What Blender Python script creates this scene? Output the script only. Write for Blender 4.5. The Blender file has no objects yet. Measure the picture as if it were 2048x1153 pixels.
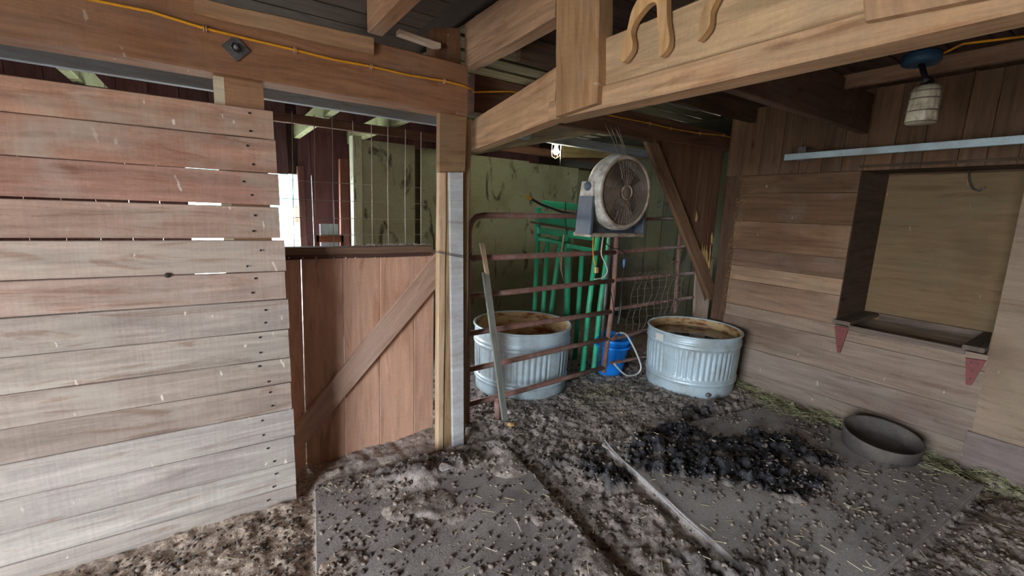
import bpy, bmesh, math, random
import numpy as np
from mathutils import Vector, Matrix
random.seed(7); rng = np.random.default_rng(7)
SC = bpy.context.scene; COL = SC.collection

# ---------------------------------------------------------------- camera
F = 879.02; YAW, PITCH, ROLL = 0.97448, 0.176797, 0.037715
EYE = Vector((0, 0, 1.65))
_cy, _sy = math.cos(YAW), math.sin(YAW)
FW = Vector((_cy*math.cos(PITCH), _sy*math.cos(PITCH), -math.sin(PITCH)))
_r = Vector((_sy, -_cy, 0)); _u = _r.cross(FW)
RT = _r*math.cos(ROLL) + _u*math.sin(ROLL); UP = -_r*math.sin(ROLL) + _u*math.cos(ROLL)
cam = bpy.data.cameras.new('camera'); co = bpy.data.objects.new('camera', cam); COL.objects.link(co)
cam.sensor_width = 36; cam.lens = F/2048*36; cam.clip_start = 0.02; cam.clip_end = 300
m = Matrix((RT, UP, -FW)).transposed().to_4x4(); m.translation = EYE; co.matrix_world = m
SC.camera = co
# ---------------------------------------------------------------- sky, exposure
w = bpy.data.worlds.new('sky'); SC.world = w; w.use_nodes = True
nt = w.node_tree; nt.nodes.clear()
tc = nt.nodes.new('ShaderNodeTexCoord'); sp = nt.nodes.new('ShaderNodeSeparateXYZ'); rp = nt.nodes.new('ShaderNodeValToRGB')
bg = nt.nodes.new('ShaderNodeBackground'); wo = nt.nodes.new('ShaderNodeOutputWorld')
nt.links.new(tc.outputs['Generated'], sp.inputs[0]); nt.links.new(sp.outputs[2], rp.inputs[0]); nt.links.new(rp.outputs[0], bg.inputs[0]); nt.links.new(bg.outputs[0], wo.inputs[0])
rp.color_ramp.elements[0].color = (.93, .97, 1, 1); rp.color_ramp.elements[1].color = (.80, .90, 1, 1)
bg.inputs[1].default_value = 5.0
SC.view_settings.view_transform = 'Standard'; SC.view_settings.look = 'None'
SC.view_settings.exposure = 3.1; SC.view_settings.gamma = 1; SC.view_settings.use_curve_mapping = False
SC.cycles.max_bounces = 8; SC.cycles.diffuse_bounces = 5; SC.cycles.use_denoising = True
SC.cycles.sample_clamp_indirect = 8
def portal(name, loc, rot, sx, sy):
    l = bpy.data.lights.new(name, 'AREA'); l.shape = 'RECTANGLE'; l.size = sx; l.size_y = sy; l.cycles.is_portal = True
    o = bpy.data.objects.new(name, l); COL.objects.link(o); o.location = loc; o.rotation_euler = rot
H = math.pi/2
portal('doorway_portal', (-3.3, -.3, 1.08), (0, -H, 0), 2.16, 1.7)          # wide barn doorway to the left
portal('back_portal', (.4, 6.6, 1.0), (-H, 0, 0), 1.4, 2.0)               # far doorway of the back room

# ---------------------------------------------------------------- helpers
def ray(x, y): return RT*(x-1024) - UP*(y-576.5) + FW*F
def atY(x, y, Y): d = ray(x, y); return EYE + d*(Y/d.y)
def atX(x, y, X): d = ray(x, y); return EYE + d*(X/d.x)
def atZ(x, y, Z): d = ray(x, y); return EYE + d*((Z-EYE.z)/d.z)

class MB:
    def __init__(s): s.v = []; s.f = []; s.uv = []; s.sm = []
    def face(s, idx, uvs=None, smooth=False):
        s.f.append(tuple(idx)); s.uv.append(uvs or [(0, 0)]*len(idx)); s.sm.append(smooth)
    def slab(s, a, b, c, d, t, n=3, jit=0.0, ch=0.004, warp=0.0):
        """board whose front face is a-b (one long edge) and d-c (other long edge), t = thickness vector to the back"""
        a, b, c, d, t = map(Vector, (a, b, c, d, t)); base = len(s.v)
        L = (b-a).length; W = (d-a).length; T = t.length
        ch = min(ch, W*.2, T*.3); tn = t.normalized()
        for i in range(n+1):
            f = i/n; A = a.lerp(b, f); D = d.lerp(c, f); wv = (D-A).normalized()
            j1 = random.uniform(-jit, jit); j2 = random.uniform(-jit, jit); wp = tn*random.uniform(-warp, warp)
            A = A + wv*j1 + wp; D = D + wv*j2 + wp
            for q in (A+wv*ch, D-wv*ch, D+tn*ch, D+t-tn*ch, D+t-wv*ch, A+t+wv*ch, A+t-tn*ch, A+tn*ch): s.v.append(q)
        per = [0, W, W, W+T, W+T, 2*W+T, 2*W+T, 2*W+2*T, 2*W+2*T]
        for i in range(n):
            for k in range(8):
                k2 = (k+1) % 8; u0, u1 = L*i/n, L*(i+1)/n
                s.face((base+i*8+k, base+i*8+k2, base+(i+1)*8+k2, base+(i+1)*8+k),
                       [(u0, per[k]), (u0, per[k+1]), (u1, per[k+1]), (u1, per[k])])
        e = [(0, ch), (0, W), (T*.1, W), (T, W), (T, W), (T, 0), (T, 0), (0, 0)]
        s.face([base+k for k in range(7, -1, -1)], e[::-1]); s.face([base+n*8+k for k in range(8)], e)
        return s
    def box(s, lo, hi, ch=0.003):
        x0, y0, z0 = lo; x1, y1, z1 = hi; dx, dy, dz = x1-x0, y1-y0, z1-z0
        if dx >= dy and dx >= dz: s.slab((x0, y0, z0), (x1, y0, z0), (x1, y0, z1), (x0, y0, z1), (0, dy, 0), 1, 0, ch)
        elif dy >= dz: s.slab((x0, y0, z0), (x0, y1, z0), (x0, y1, z1), (x0, y0, z1), (dx, 0, 0), 1, 0, ch)
        else: s.slab((x0, y0, z0), (x0, y0, z1), (x1, y0, z1), (x1, y0, z0), (0, dy, 0), 1, 0, ch)
        return s
    def tube(s, pts, r, n=10, closed=False, caps=True):
        pts = [Vector(p) for p in pts]; m_ = len(pts); base = len(s.v)
        rs = r if isinstance(r, (list, tuple)) else [r]*m_
        prev = None; L = 0
        Ls = []
        for i, p in enumerate(pts):
            if i: L += (p-pts[i-1]).length
            Ls.append(L)
            if closed: d = pts[(i+1) % m_]-pts[i-1]
            else: d = pts[min(i+1, m_-1)]-pts[max(i-1, 0)]
            d.normalize()
            if prev is None:
                x = d.cross(Vector((0, 0, 1)));
                if x.length < .1: x = d.cross(Vector((1, 0, 0)))
            else: x = prev - d*prev.dot(d)
            x.normalize(); prev = x; y = d.cross(x)
            for k in range(n):
                a = 2*math.pi*k/n; s.v.append(p + (x*math.cos(a)+y*math.sin(a))*rs[i])
        for i in range(m_ if closed else m_-1):
            i2 = (i+1) % m_
            for k in range(n):
                k2 = (k+1) % n; c0 = k/n*2*math.pi*rs[i]; c1 = (k+1)/n*2*math.pi*rs[i]
                u0 = Ls[i]; u1 = Ls[i2] if i2 else L+.05
                s.face((base+i*n+k, base+i*n+k2, base+i2*n+k2, base+i2*n+k), [(u0, c0), (u0, c1), (u1, c1), (u1, c0)], True)
        if caps and not closed:
            s.face([base+k for k in range(n-1, -1, -1)]); s.face([base+(m_-1)*n+k for k in range(n)])
        return s
    def lathe(s, prof, o, axis='Z', n=48, closed=False, rad=None, ax=None):
        """prof = [(r, h)], turned round axis through o; rad(angle, h) adds to radius; closed joins last to first"""
        o = Vector(o); base = len(s.v)
        if ax is None: ax = {'Z': Vector((0, 0, 1)), 'Y': Vector((0, 1, 0)), 'X': Vector((1, 0, 0))}[axis]
        ax = Vector(ax).normalized(); x = ax.cross(Vector((0, 0, 1)))
        if x.length < .1: x = Vector((1, 0, 0))
        x.normalize(); y = ax.cross(x); m_ = len(prof)
        for (r, h) in prof:
            for k in range(n):
                a = 2*math.pi*k/n; rr = r + (rad(a, h) if rad else 0)
                s.v.append(o + ax*h + (x*math.cos(a)+y*math.sin(a))*rr)
        R = max(r for r, h in prof)
        for i in range(m_ if closed else m_-1):
            i2 = (i+1) % m_
            for k in range(n):
                k2 = (k+1) % n
                u0, u1 = k/n*2*math.pi*R, (k+1)/n*2*math.pi*R
                s.face((base+i*n+k, base+i*n+k2, base+i2*n+k2, base+i2*n+k), [(u0, prof[i][1]), (u1, prof[i][1]), (u1, prof[i2][1]), (u0, prof[i2][1])], True)
        return s
    def disc(s, o, r, ax=(0, 0, 1), n=48):
        o = Vector(o); ax = Vector(ax).normalized(); x = ax.cross(Vector((0, 0, 1)))
        if x.length < .1: x = Vector((1, 0, 0))
        x.normalize(); y = ax.cross(x); base = len(s.v)
        for k in range(n):
            a = 2*math.pi*k/n; s.v.append(o+(x*math.cos(a)+y*math.sin(a))*r)
        s.face([base+k for k in range(n)], [(math.cos(2*math.pi*k/n)*r, math.sin(2*math.pi*k/n)*r) for k in range(n)])
        return s
    def build(s, name, mat, parent=None, color=None):
        me = bpy.data.meshes.new(name); me.from_pydata([tuple(v) for v in s.v], [], s.f)
        uv = me.uv_layers.new(name='UVMap'); flat = [c for f in s.uv for p in f for c in p]
        uv.data.foreach_set('uv', flat); me.polygons.foreach_set('use_smooth', s.sm)
        bm = bmesh.new(); bm.from_mesh(me); bmesh.ops.recalc_face_normals(bm, faces=bm.faces); bm.to_mesh(me); bm.free()
        me.materials.append(mat); o = bpy.data.objects.new(name, me); COL.objects.link(o)
        if parent is not None: o.parent = parent
        if color: o.color = (*color, 1)
        return o
def lin(c): return tuple(((v/255)/12.92 if v <= 10 else (((v/255)+.055)/1.055)**2.4) for v in c)
def empty(name, loc=(0, 0, 0)):
    o = bpy.data.objects.new(name, None); COL.objects.link(o); o.empty_display_size = .1; return o
def tag(o, label, cat, group=None, kind=None):
    o['label'] = label; o['category'] = cat
    if group: o['group'] = group
    if kind: o['kind'] = kind
    return o
def struct(o): o['kind'] = 'structure'; return o
def vary(c, a=.08):
    k = 1+random.uniform(-a, a); w_ = random.uniform(-a, a)*.35
    return (min(1, c[0]*k*(1+w_)), min(1, c[1]*k), min(1, c[2]*k*(1-w_)))

# ---------------------------------------------------------------- materials
class NG:
    def __init__(s, name):
        s.m = bpy.data.materials.new(name); s.m.use_nodes = True; s.t = s.m.node_tree; s.t.nodes.clear()
        s.out = s.n('ShaderNodeOutputMaterial'); s.b = s.n('ShaderNodeBsdfPrincipled'); s.l(s.b.outputs[0], s.out.inputs[0])
    def n(s, t, **k):
        x = s.t.nodes.new(t)
        for a, v in k.items(): setattr(x, a, v)
        return x
    def l(s, a, b): s.t.links.new(a, b)
    def put(s, v, sock):
        if hasattr(v, 'default_value') or hasattr(v, 'is_linked'): s.l(v, sock)
        elif v is not None:
            if isinstance(v, (tuple, list)) and len(v) == 3 and sock.type == 'RGBA': v = (*v, 1)
            sock.default_value = v
    def math(s, op, a, b=0.0, c=None):
        x = s.n('ShaderNodeMath', operation=op); s.put(a, x.inputs[0]); s.put(b, x.inputs[1])
        if c is not None: s.put(c, x.inputs[2])
        return x.outputs[0]
    def vm(s, op, a, b=None, sc=None):
        x = s.n('ShaderNodeVectorMath', operation=op); s.put(a, x.inputs[0])
        if b is not None: s.put(b, x.inputs[1])
        if sc is not None: s.put(sc, x.inputs['Scale'])
        return x.outputs[0]
    def mix(s, f, a, b, blend='MIX'):
        x = s.n('ShaderNodeMixRGB', blend_type=blend); s.put(f, x.inputs[0]); s.put(a, x.inputs[1]); s.put(b, x.inputs[2]); return x.outputs[0]
    def noise(s, vec, scale, detail=4, rough=.55, dist=0):
        x = s.n('ShaderNodeTexNoise'); s.l(vec, x.inputs['Vector']); x.inputs['Scale'].default_value = scale
        x.inputs['Detail'].default_value = detail; x.inputs['Roughness'].default_value = rough; x.inputs['Distortion'].default_value = dist
        return x.outputs['Fac']
    def mr(s, v, a, b, c=0.0, d=1.0):
        x = s.n('ShaderNodeMapRange'); s.put(v, x.inputs[0])
        for i, q in enumerate((a, b, c, d)): x.inputs[i+1].default_value = q
        return x.outputs[0]
    def bump(s, h, strength=.3, dist=.01):
        x = s.n('ShaderNodeBump'); s.l(h, x.inputs['Height']); x.inputs['Strength'].default_value = strength; x.inputs['Distance'].default_value = dist
        s.l(x.outputs[0], s.b.inputs['Normal'])
    def pos(s): return s.n('ShaderNodeNewGeometry').outputs['Position']
    def uvr(s):
        u = s.n('ShaderNodeUVMap').outputs[0]; o = s.n('ShaderNodeObjectInfo')
        off = s.vm('SCALE', (37.1, 91.7, 13.3), sc=o.outputs['Random'])
        return s.vm('ADD', u, off), o
def wood(name, saw=.3, splat=0.0, grey=.3, greycol=(165, 160, 155), grain=.35, dark=.35, rough=.85, blotch=.6):
    g = NG(name); v, o = g.uvr(); base = o.outputs['Color']
    f1 = g.noise(g.vm('MULTIPLY', v, (1.3, 15, 1)), 1.3, 8, .6, 1.4)
    f2 = g.noise(g.vm('MULTIPLY', v, (.7, 7, 1)), 1.6, 4, .6, 1.6)
    f3 = g.noise(v, 3.2, 6, .65)
    f4 = g.noise(g.vm('MULTIPLY', v, (1, 1.6, 1)), 1.1, 3, .5)
    fs = g.noise(g.vm('MULTIPLY', v, (75, 2.2, 1)), 1.0, 3, .6)
    fd = g.noise(v, 85, 4, .6)
    k = g.math('MULTIPLY', g.mr(f1, .25, .75, 1-grain*.8, 1+grain*.8), g.mr(f2, .28, .72, 1-grain*.9, 1+grain*.7))
    k = g.math('MULTIPLY', k, g.mr(fs, .3, .7, 1-saw*.07, 1+saw*.06))
    k = g.math('MULTIPLY', k, g.mr(fd, .3, .7, .93, 1.06))
    c = g.vm('SCALE', base, sc=k)
    c = g.mix(g.math('MULTIPLY', g.mr(f3, .48, .68), grey), c, lin(greycol))
    st = g.math('MULTIPLY', g.mr(f4, .56, .72), dark)
    c = g.mix(st, c, g.vm('MULTIPLY', c, (.50, .40, .36)))
    fb = g.noise(g.vm('ADD', g.vm('MULTIPLY', v, (.9, 5.5, 1)), (7.7, 3.1, 0)), 1.5, 5, .62, 2.2)
    c = g.mix(g.math('MULTIPLY', g.mr(fb, .56, .66), blotch), c, g.vm('MULTIPLY', c, (.70, .57, .50)))
    c = g.mix(g.math('MULTIPLY', g.mr(fb, .40, .30), blotch*.5), c, g.vm('MULTIPLY', c, (1.25, 1.22, 1.18)))
    # knots
    vo = g.n('ShaderNodeTexVoronoi'); g.l(g.vm('ADD', g.vm('MULTIPLY', v, (1.3, 4.5, 1)), (0, 0, 0)), vo.inputs['Vector']); vo.inputs['Scale'].default_value = 1.1
    sx = g.n('ShaderNodeSeparateColor'); g.l(vo.outputs['Color'], sx.inputs[0])
    kn = g.math('MULTIPLY', g.mr(g.math('ADD', vo.outputs['Distance'], g.mr(fd, 0, 1, -.03, .03)), .10, .03), g.mr(sx.outputs[0], .55, .6))
    c = g.mix(g.math('MULTIPLY', kn, .75), c, g.vm('MULTIPLY', c, (.33, .24, .2)))
    if splat:
        vs = g.n('ShaderNodeTexVoronoi'); vv = g.vm('ADD', g.vm('MULTIPLY', v, (21, 7, 1)), g.vm('SCALE', (1, 1, 0), sc=g.mr(f3, 0, 1, -1.2, 1.2)))
        g.l(vv, vs.inputs['Vector']); vs.inputs['Scale'].default_value = 1.0
        s2 = g.n('ShaderNodeSeparateColor'); g.l(vs.outputs['Color'], s2.inputs[0])
        size = g.mr(s2.outputs[1], 0, 1, .05, .16)
        d = g.math('SUBTRACT', size, vs.outputs['Distance']); f = g.mr(d, 0, .05)
        f = g.math('MULTIPLY', f, g.mr(s2.outputs[0], .55, .57)); f = g.math('MULTIPLY', f, g.mr(f4, .36, .5))
        c = g.mix(g.math('MULTIPLY', f, splat), c, lin((225, 215, 205)))
    g.put(c, g.b.inputs['Base Color']); g.b.inputs['Roughness'].default_value = rough
    g.b.inputs['Specular IOR Level'].default_value = .25
    h = g.math('ADD', g.math('MULTIPLY', f1, 1.0), g.math('ADD', g.math('MULTIPLY', fs, .5*saw), g.math('MULTIPLY', kn, -1)))
    g.bump(h, .35, .006)
    return g.m
def plain(name, col, rough=.6, metal=0, dirt=None, damt=.5, dscale=6, spec=.4, bump=0, usecol=False, fine=.1):
    g = NG(name); v, o = g.uvr(); p = g.pos()
    base = o.outputs['Color'] if usecol else lin(col)
    f = g.noise(p, dscale, 6, .65); ff = g.noise(p, 90, 3, .6)
    c = g.vm('SCALE', base, sc=g.mr(ff, .3, .7, 1-fine, 1+fine)) if not usecol else g.vm('SCALE', base, sc=g.mr(ff, .3, .7, 1-fine, 1+fine))
    if dirt: c = g.mix(g.math('MULTIPLY', g.mr(f, .45, .66), damt), c, lin(dirt))
    g.put(c, g.b.inputs['Base Color']); g.b.inputs['Roughness'].default_value = rough; g.b.inputs['Metallic'].default_value = metal
    g.b.inputs['Specular IOR Level'].default_value = spec
    if bump: g.bump(ff, bump, .004)
    return g.m
W_LEFT = wood('left_wall_planks', saw=1.0, splat=.85, grey=.55, greycol=(176, 170, 160), grain=.30, dark=.3, blotch=.75)
W_DOOR = wood('door_planks', saw=.3, splat=.0, grey=.15, grain=.2, dark=.45)
W_BEAM = wood('old_beam', saw=.6, splat=.25, grey=.25, greycol=(150, 135, 120), grain=.3, dark=.5)
W_PALE = wood('pale_timber', saw=.3, splat=0, grey=.3, greycol=(200, 190, 170), grain=.3, dark=.3)
W_RIGHT = wood('right_wall_planks', saw=.5, splat=.35, grey=.35, greycol=(138, 130, 118), grain=.26, dark=.6)
W_DARK = wood('dark_boards', saw=.2, splat=0, grey=.2, greycol=(95, 85, 78), grain=.35, dark=.5)
W_PLY = wood('plywood', saw=.1, splat=.2, grey=.45, greycol=(116, 110, 86), grain=.14, dark=.6)
W_WHITE = wood('whitewashed_board', saw=.1, splat=0, grey=.5, greycol=(150, 140, 128), grain=.16, dark=.3)
GALV = plain('galvanised', (186, 208, 220), .45, .2, (140, 138, 132), .5, 5, .5, .15, fine=.08)
M_STEEL = plain('dull_steel', (110, 112, 115), .5, .6, (80, 62, 50), .6, 20)
M_PIPE = plain('rusty_pipe', (138, 100, 92), .6, .15, (150, 140, 132), .6, 14, .3, .2, fine=.25)
M_GREEN = plain('green_enamel', (50, 186, 140), .45, 0, (95, 118, 98), .55, 7, .5, fine=.12)
M_RUBBER = plain('black_rubber', (80, 76, 74), .75, 0, (112, 105, 98), .7, 4, .3, .35, fine=.2)
M_MAT = plain('dusty_rubber_mat', (164, 157, 154), .85, 0, (126, 119, 116), .8, 3, .25, .5, fine=.22)
M_MATE = plain('mat_worn_edge', (150, 150, 155), .7, 0, (95, 90, 90), .6, 12, .3)
M_BLUE = plain('blue_plastic', (20, 135, 240), .45, 0, (20, 90, 160), .4, 6, .5, fine=.05)
M_CORD = plain('yellow_cord', (214, 150, 30), .6, 0, (150, 100, 40), .5, 12)
M_WHITE = plain('white_plastic', (212, 212, 208), .5, 0, (112, 88, 68), .85, 7, .5)
M_SLATE = plain('slate_plastic', (78, 88, 104), .55, 0, (110, 105, 100), .4, 9, .4)
M_GRIME = plain('grimy_white_plastic', (172, 160, 146), .65, 0, (98, 74, 58), .85, 9, .3)
M_GRILL = plain('grimy_grille', (122, 108, 96), .6, .1, (90, 72, 60), .6, 10)
M_BLADE = plain('fan_blade', (38, 32, 28), .6)
M_BLACK = plain('black_cable', (25, 25, 27), .5)
M_WCABLE = plain('white_cable', (205, 208, 205), .5)
M_GREYC = plain('grey_cable', (120, 125, 140), .5)
M_WIRE = plain('wire', (120, 112, 104), .5, .5)
M_RED = plain('red_iron', (120, 62, 62), .6, .1, (80, 50, 48), .5, 20)
M_SPLINT = plain('fresh_splinter', (200, 165, 110), .8, 0, (160, 120, 75), .5, 30)
M_PAPER = plain('paper_scrap', (190, 184, 180), .85, 0, (140, 130, 125), .5, 20)
M_STAPLE = plain('staple', (205, 175, 150), .5, .3)
M_BBOX = plain('blue_box', (26, 62, 86), .6, 0, (40, 45, 48), .6, 20)
M_OBJ = plain('tinted', (0, 0, 0), .7, 0, usecol=True, fine=.12)

def green_wall_mat():
    g = NG('green_painted_wall'); p = g.pos(); v, o = g.uvr()
    sxyz = g.n('ShaderNodeSeparateXYZ'); g.l(p, sxyz.inputs[0]); z = sxyz.outputs[2]
    a = g.noise(p, 1.6, 6, .6); b = g.noise(g.vm('MULTIPLY', p, (3.2, 3.2, 1.3)), 1.5, 7, .62, 1.2); c_ = g.noise(p, 40, 4, .6)
    c = g.vm('SCALE', o.outputs['Color'], sc=g.mr(c_, .3, .7, .88, 1.1))
    c = g.mix(g.math('MULTIPLY', g.mr(a, .45, .65), .5), c, lin((125, 118, 82)))
    c = g.mix(g.math('MULTIPLY', g.mr(b, .57, .65), .85), c, lin((52, 44, 34)))
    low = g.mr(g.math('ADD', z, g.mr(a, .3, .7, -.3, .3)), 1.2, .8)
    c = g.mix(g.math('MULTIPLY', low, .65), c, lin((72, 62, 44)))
    g.put(c, g.b.inputs['Base Color']); g.b.inputs['Roughness'].default_value = .8; g.bump(c_, .2, .004)
    return g.m
M_GWALL = green_wall_mat()
def rust_in():
    g = NG('rusted_lining'); p = g.pos(); b = g.noise(g.vm('MULTIPLY', p, (1, 1, 3)), 5, 6, .65)
    c = g.mix(g.mr(b, .50, .62), lin((200, 172, 128)), lin((132, 72, 36)))
    g.put(c, g.b.inputs['Base Color']); g.b.inputs['Roughness'].default_value = .7; return g.m
M_RUSTIN = rust_in()
def water(name, col):
    g = NG(name); g.b.inputs['Base Color'].default_value = (*lin(col), 1); g.b.inputs['Roughness'].default_value = .04
    g.b.inputs['Specular IOR Level'].default_value = .6; p = g.pos(); g.bump(g.noise(p, 9, 2), .05, .01); return g.m
M_WATER = water('murky_water', (70, 62, 44))
def ground_mat():
    g = NG('dirt_bedding'); p = g.pos(); at = g.n('ShaderNodeVertexColor'); at.layer_name = 'zone'
    sc = g.n('ShaderNodeSeparateColor'); g.l(at.outputs[0], sc.inputs[0]); wet, hay, dry = sc.outputs
    a = g.noise(p, 14, 6, .7); b = g.noise(p, 55, 5, .7); d = g.noise(p, 160, 3, .6); e = g.noise(p, 2.2, 4, .6)
    c = g.mix(g.mr(a, .35, .65), lin((142, 132, 127)), lin((200, 189, 182)))
    c = g.mix(g.mr(b, .40, .62), g.vm('MULTIPLY', c, (.60, .58, .57)), c)
    c = g.mix(g.math('MULTIPLY', dry, g.mr(a, .3, .6, .5, 1)), c, g.mix(g.mr(b, .4, .6), lin((146, 126, 112)), lin((214, 194, 176))))
    c = g.mix(g.math('MULTIPLY', hay, g.mr(b, .35, .6, .4, 1)), c, g.mix(g.mr(a, .4, .6), lin((128, 122, 90)), lin((174, 170, 136))))
    fl = g.math('MULTIPLY', g.mr(d, .63, .66), g.mr(e, .3, .6, .3, 1))
    c = g.mix(g.math('MULTIPLY', fl, g.math('SUBTRACT', .8, g.math('MULTIPLY', wet, .6))), c, lin((196, 184, 170)))
    wc = g.mix(g.mr(a, .4, .65), lin((26, 25, 28)), lin((66, 66, 72)))
    c = g.mix(wet, c, wc)
    g.put(c, g.b.inputs['Base Color']); g.put(g.mr(wet, 0, 1, .9, .42), g.b.inputs['Roughness'])
    g.b.inputs['Specular IOR Level'].default_value = .35
    g.bump(g.math('ADD', a, g.math('MULTIPLY', b, .7)), .8, .012)
    return g.m
M_GROUND = ground_mat()
def vc_mat(name, rough=.8):
    g = NG(name); at = g.n('ShaderNodeVertexColor'); at.layer_name = 'zone'; g.put(at.outputs[0], g.b.inputs['Base Color'])
    g.b.inputs['Roughness'].default_value = rough; g.b.inputs['Specular IOR Level'].default_value = .3; return g.m
M_CHIP = vc_mat('chips'); M_CLOD = vc_mat('clods', .5)
def emis(name, col, st):
    g = NG(name); g.b.inputs['Base Color'].default_value = (*lin(col), 1); g.b.inputs['Emission Color'].default_value = (*lin(col), 1)
    g.b.inputs['Emission Strength'].default_value = st; return g.m

# ================================================================ GROUND
def vnoise(x, y, s, seed):
    r = np.random.default_rng(seed); G = r.random((256, 256)); X = x*s+1000.3; Y = y*s+1000.7
    xi = np.floor(X).astype(int); yi = np.floor(Y).astype(int); fx = X-xi; fy = Y-yi
    fx = fx*fx*(3-2*fx); fy = fy*fy*(3-2*fy); xi %= 256; yi %= 256; x2 = (xi+1) % 256; y2 = (yi+1) % 256
    return (G[xi, yi]*(1-fx)+G[x2, yi]*fx)*(1-fy) + (G[xi, y2]*(1-fx)+G[x2, y2]*fx)*fy
def sstep(a, b, x): t = np.clip((x-a)/(b-a), 0, 1); return t*t*(3-2*t)
MATA = [(.05, .55), (.385, 2.54), (1.60, 2.44), (1.52, 1.74), (1.38, .55)]
MATB = [(1.93, .70), (2.20, 2.02), (4.06, 1.74), (3.96, .40), (2.4, .50)]
def inside(P, x, y, marg=0.0):
    """signed-ish distance to a convex polygon: >0 inside"""
    P = P if sum((P[i][0]*P[(i+1) % len(P)][1]-P[(i+1) % len(P)][0]*P[i][1]) for i in range(len(P))) > 0 else P[::-1]
    d = np.full(np.shape(x), 1e9)
    for i in range(len(P)):
        ax_, ay = P[i]; bx, by = P[(i+1) % len(P)]; L = math.hypot(bx-ax_, by-ay)
        d = np.minimum(d, ((bx-ax_)*(y-ay)-(by-ay)*(x-ax_))/L)
    return d
def blob(x, y, cx, cy, rx, ry, rot=0):
    c, s = math.cos(rot), math.sin(rot); dx, dy = x-cx, y-cy
    return np.sqrt(((dx*c+dy*s)/rx)**2 + ((-dx*s+dy*c)/ry)**2)
def wetmask(x, y):
    e = (vnoise(x, y, 5, 21)-.5)*.9
    a = 1-sstep(.75, 1.05, blob(x, y, 2.80, 1.56, .98, .36, -.36)+e)
    b = 1-sstep(.7, 1.1, blob(x, y, 2.95, 1.05, .30, .16, -.5)+e)
    c = (1-sstep(.7, 1.1, blob(x, y, .98, 2.36, .42, .12, -.1)+e))*.5
    d = (1-sstep(.7, 1.1, blob(x, y, 3.25, 1.98, .30, .10, -.2)+e))*.85
    f = (1-sstep(.5, 1.0, blob(x, y, 1.85, .95, .22, .1, -.9)+e))*.6
    return np.clip(np.maximum.reduce([a, b, c, d, f]), 0, 1)
MTOP = 0.028
def ground_h(x, y):
    base = .05*np.exp(-(((x-1.5)/.8)**2+((y-2.75)/.35)**2)) + .07*np.exp(-(((x-3.5)/.9)**2+((y-2.3)/.35)**2)) - .03*sstep(3.6, 4.2, x)*sstep(.9, .3, y)
    n1 = vnoise(x, y, 3, 1)-.5; n2 = vnoise(x, y, 9, 2)-.5; n3 = vnoise(x, y, 24, 3)-.5; n4 = vnoise(x, y, 55, 4)-.5
    rough = .018*n1+.026*n2+.022*n3+.012*n4
    h = base + rough
    wet = wetmask(x, y)
    ma = inside(MATA, x, y); mb = inside(MATB, x, y); on = np.maximum(ma, mb)
    # over mats: the dirt lies thin, in patches
    coverA = sstep(2.0, 2.5, y+(vnoise(x, y, 4, 8)-.5)*.8)*.045*sstep(.5, .9, x) + .030*sstep(.40, .75, vnoise(x, y, 5, 9))
    coverB = .012*sstep(.5, .8, vnoise(x, y, 5, 10))
    hm = MTOP-.020+np.where(ma > mb, coverA, coverB)+rough*.55
    k = sstep(-.015, .02, on); h = h*(1-k)+hm*k
    h = h - .035*sstep(.10, .0, np.abs(on+.02))*(1-k)*.8
    h = h + wet*(.028+.05*np.maximum(n2, -.2)+.06*n3+.035*n4)
    h = h + .05*sstep(.30, .0, 4.25-x)*sstep(2.4, 1.8, y)*sstep(-.5, .5, y)*(.6+n2+n3)   # hay drift by the right wall
    return h
def spacing(lo, a, b, hi, fine, coarse):
    return np.concatenate([np.arange(lo, a, coarse), np.arange(a, b, fine), np.arange(b, hi+coarse, coarse)])
xs = spacing(-3.3, -.9, 4.4, 5.6, .0125, .12); ys = spacing(-3.1, .1, 3.9, 6.7, .0125, .12)
GX, GY = np.meshgrid(xs, ys, indexing='ij'); GZ = ground_h(GX, GY)
nx, ny = GX.shape; co_ = np.stack([GX, GY, GZ], -1).reshape(-1, 3)
ii = (np.arange(nx-1)[:, None]*ny+np.arange(ny-1)[None]).ravel(); q = np.stack([ii, ii+ny, ii+ny+1, ii+1], 1)
def npmesh(name, co_, quads, mat, zone=None, smooth=False):
    me = bpy.data.meshes.new(name); k = quads.shape[1]
    me.vertices.add(len(co_)); me.vertices.foreach_set('co', np.asarray(co_, np.float32).ravel())
    me.loops.add(quads.size); me.loops.foreach_set('vertex_index', quads.astype(np.int32).ravel())
    me.polygons.add(len(quads)); me.polygons.foreach_set('loop_start', np.arange(0, quads.size, k, dtype=np.int32)); me.polygons.foreach_set('loop_total', np.full(len(quads), k, np.int32))
    me.update(calc_edges=True); me.validate()
    if zone is not None:
        ca = me.color_attributes.new('zone', 'FLOAT_COLOR', 'POINT'); z = np.ones((len(co_), 4), np.float32); z[:, :3] = zone; ca.data.foreach_set('color', z.ravel())
    if smooth: me.polygons.foreach_set('use_smooth', [True]*len(quads))
    me.materials.append(mat); o = bpy.data.objects.new(name, me); COL.objects.link(o); return o
wet = wetmask(GX, GY); hay = sstep(.42, .12, 4.25-GX+(vnoise(GX, GY, 8, 31)-.5)*.25)*sstep(2.6, 2.2, GY)
hay = np.maximum(hay, .6*(1-sstep(.5, 1.1, blob(GX, GY, 3.0, 2.65, .5, .18)+(vnoise(GX, GY, 8, 33)-.5)*.5)))
dry = sstep(.75, .15, GX+(vnoise(GX, GY, 6, 32)-.5)*.4)*sstep(3, 2.5, GY)
floor = struct(npmesh('floor', co_, q, M_GROUND, np.stack([wet, hay*(1-wet), dry*(1-wet)], -1).reshape(-1, 3), True))

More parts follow.
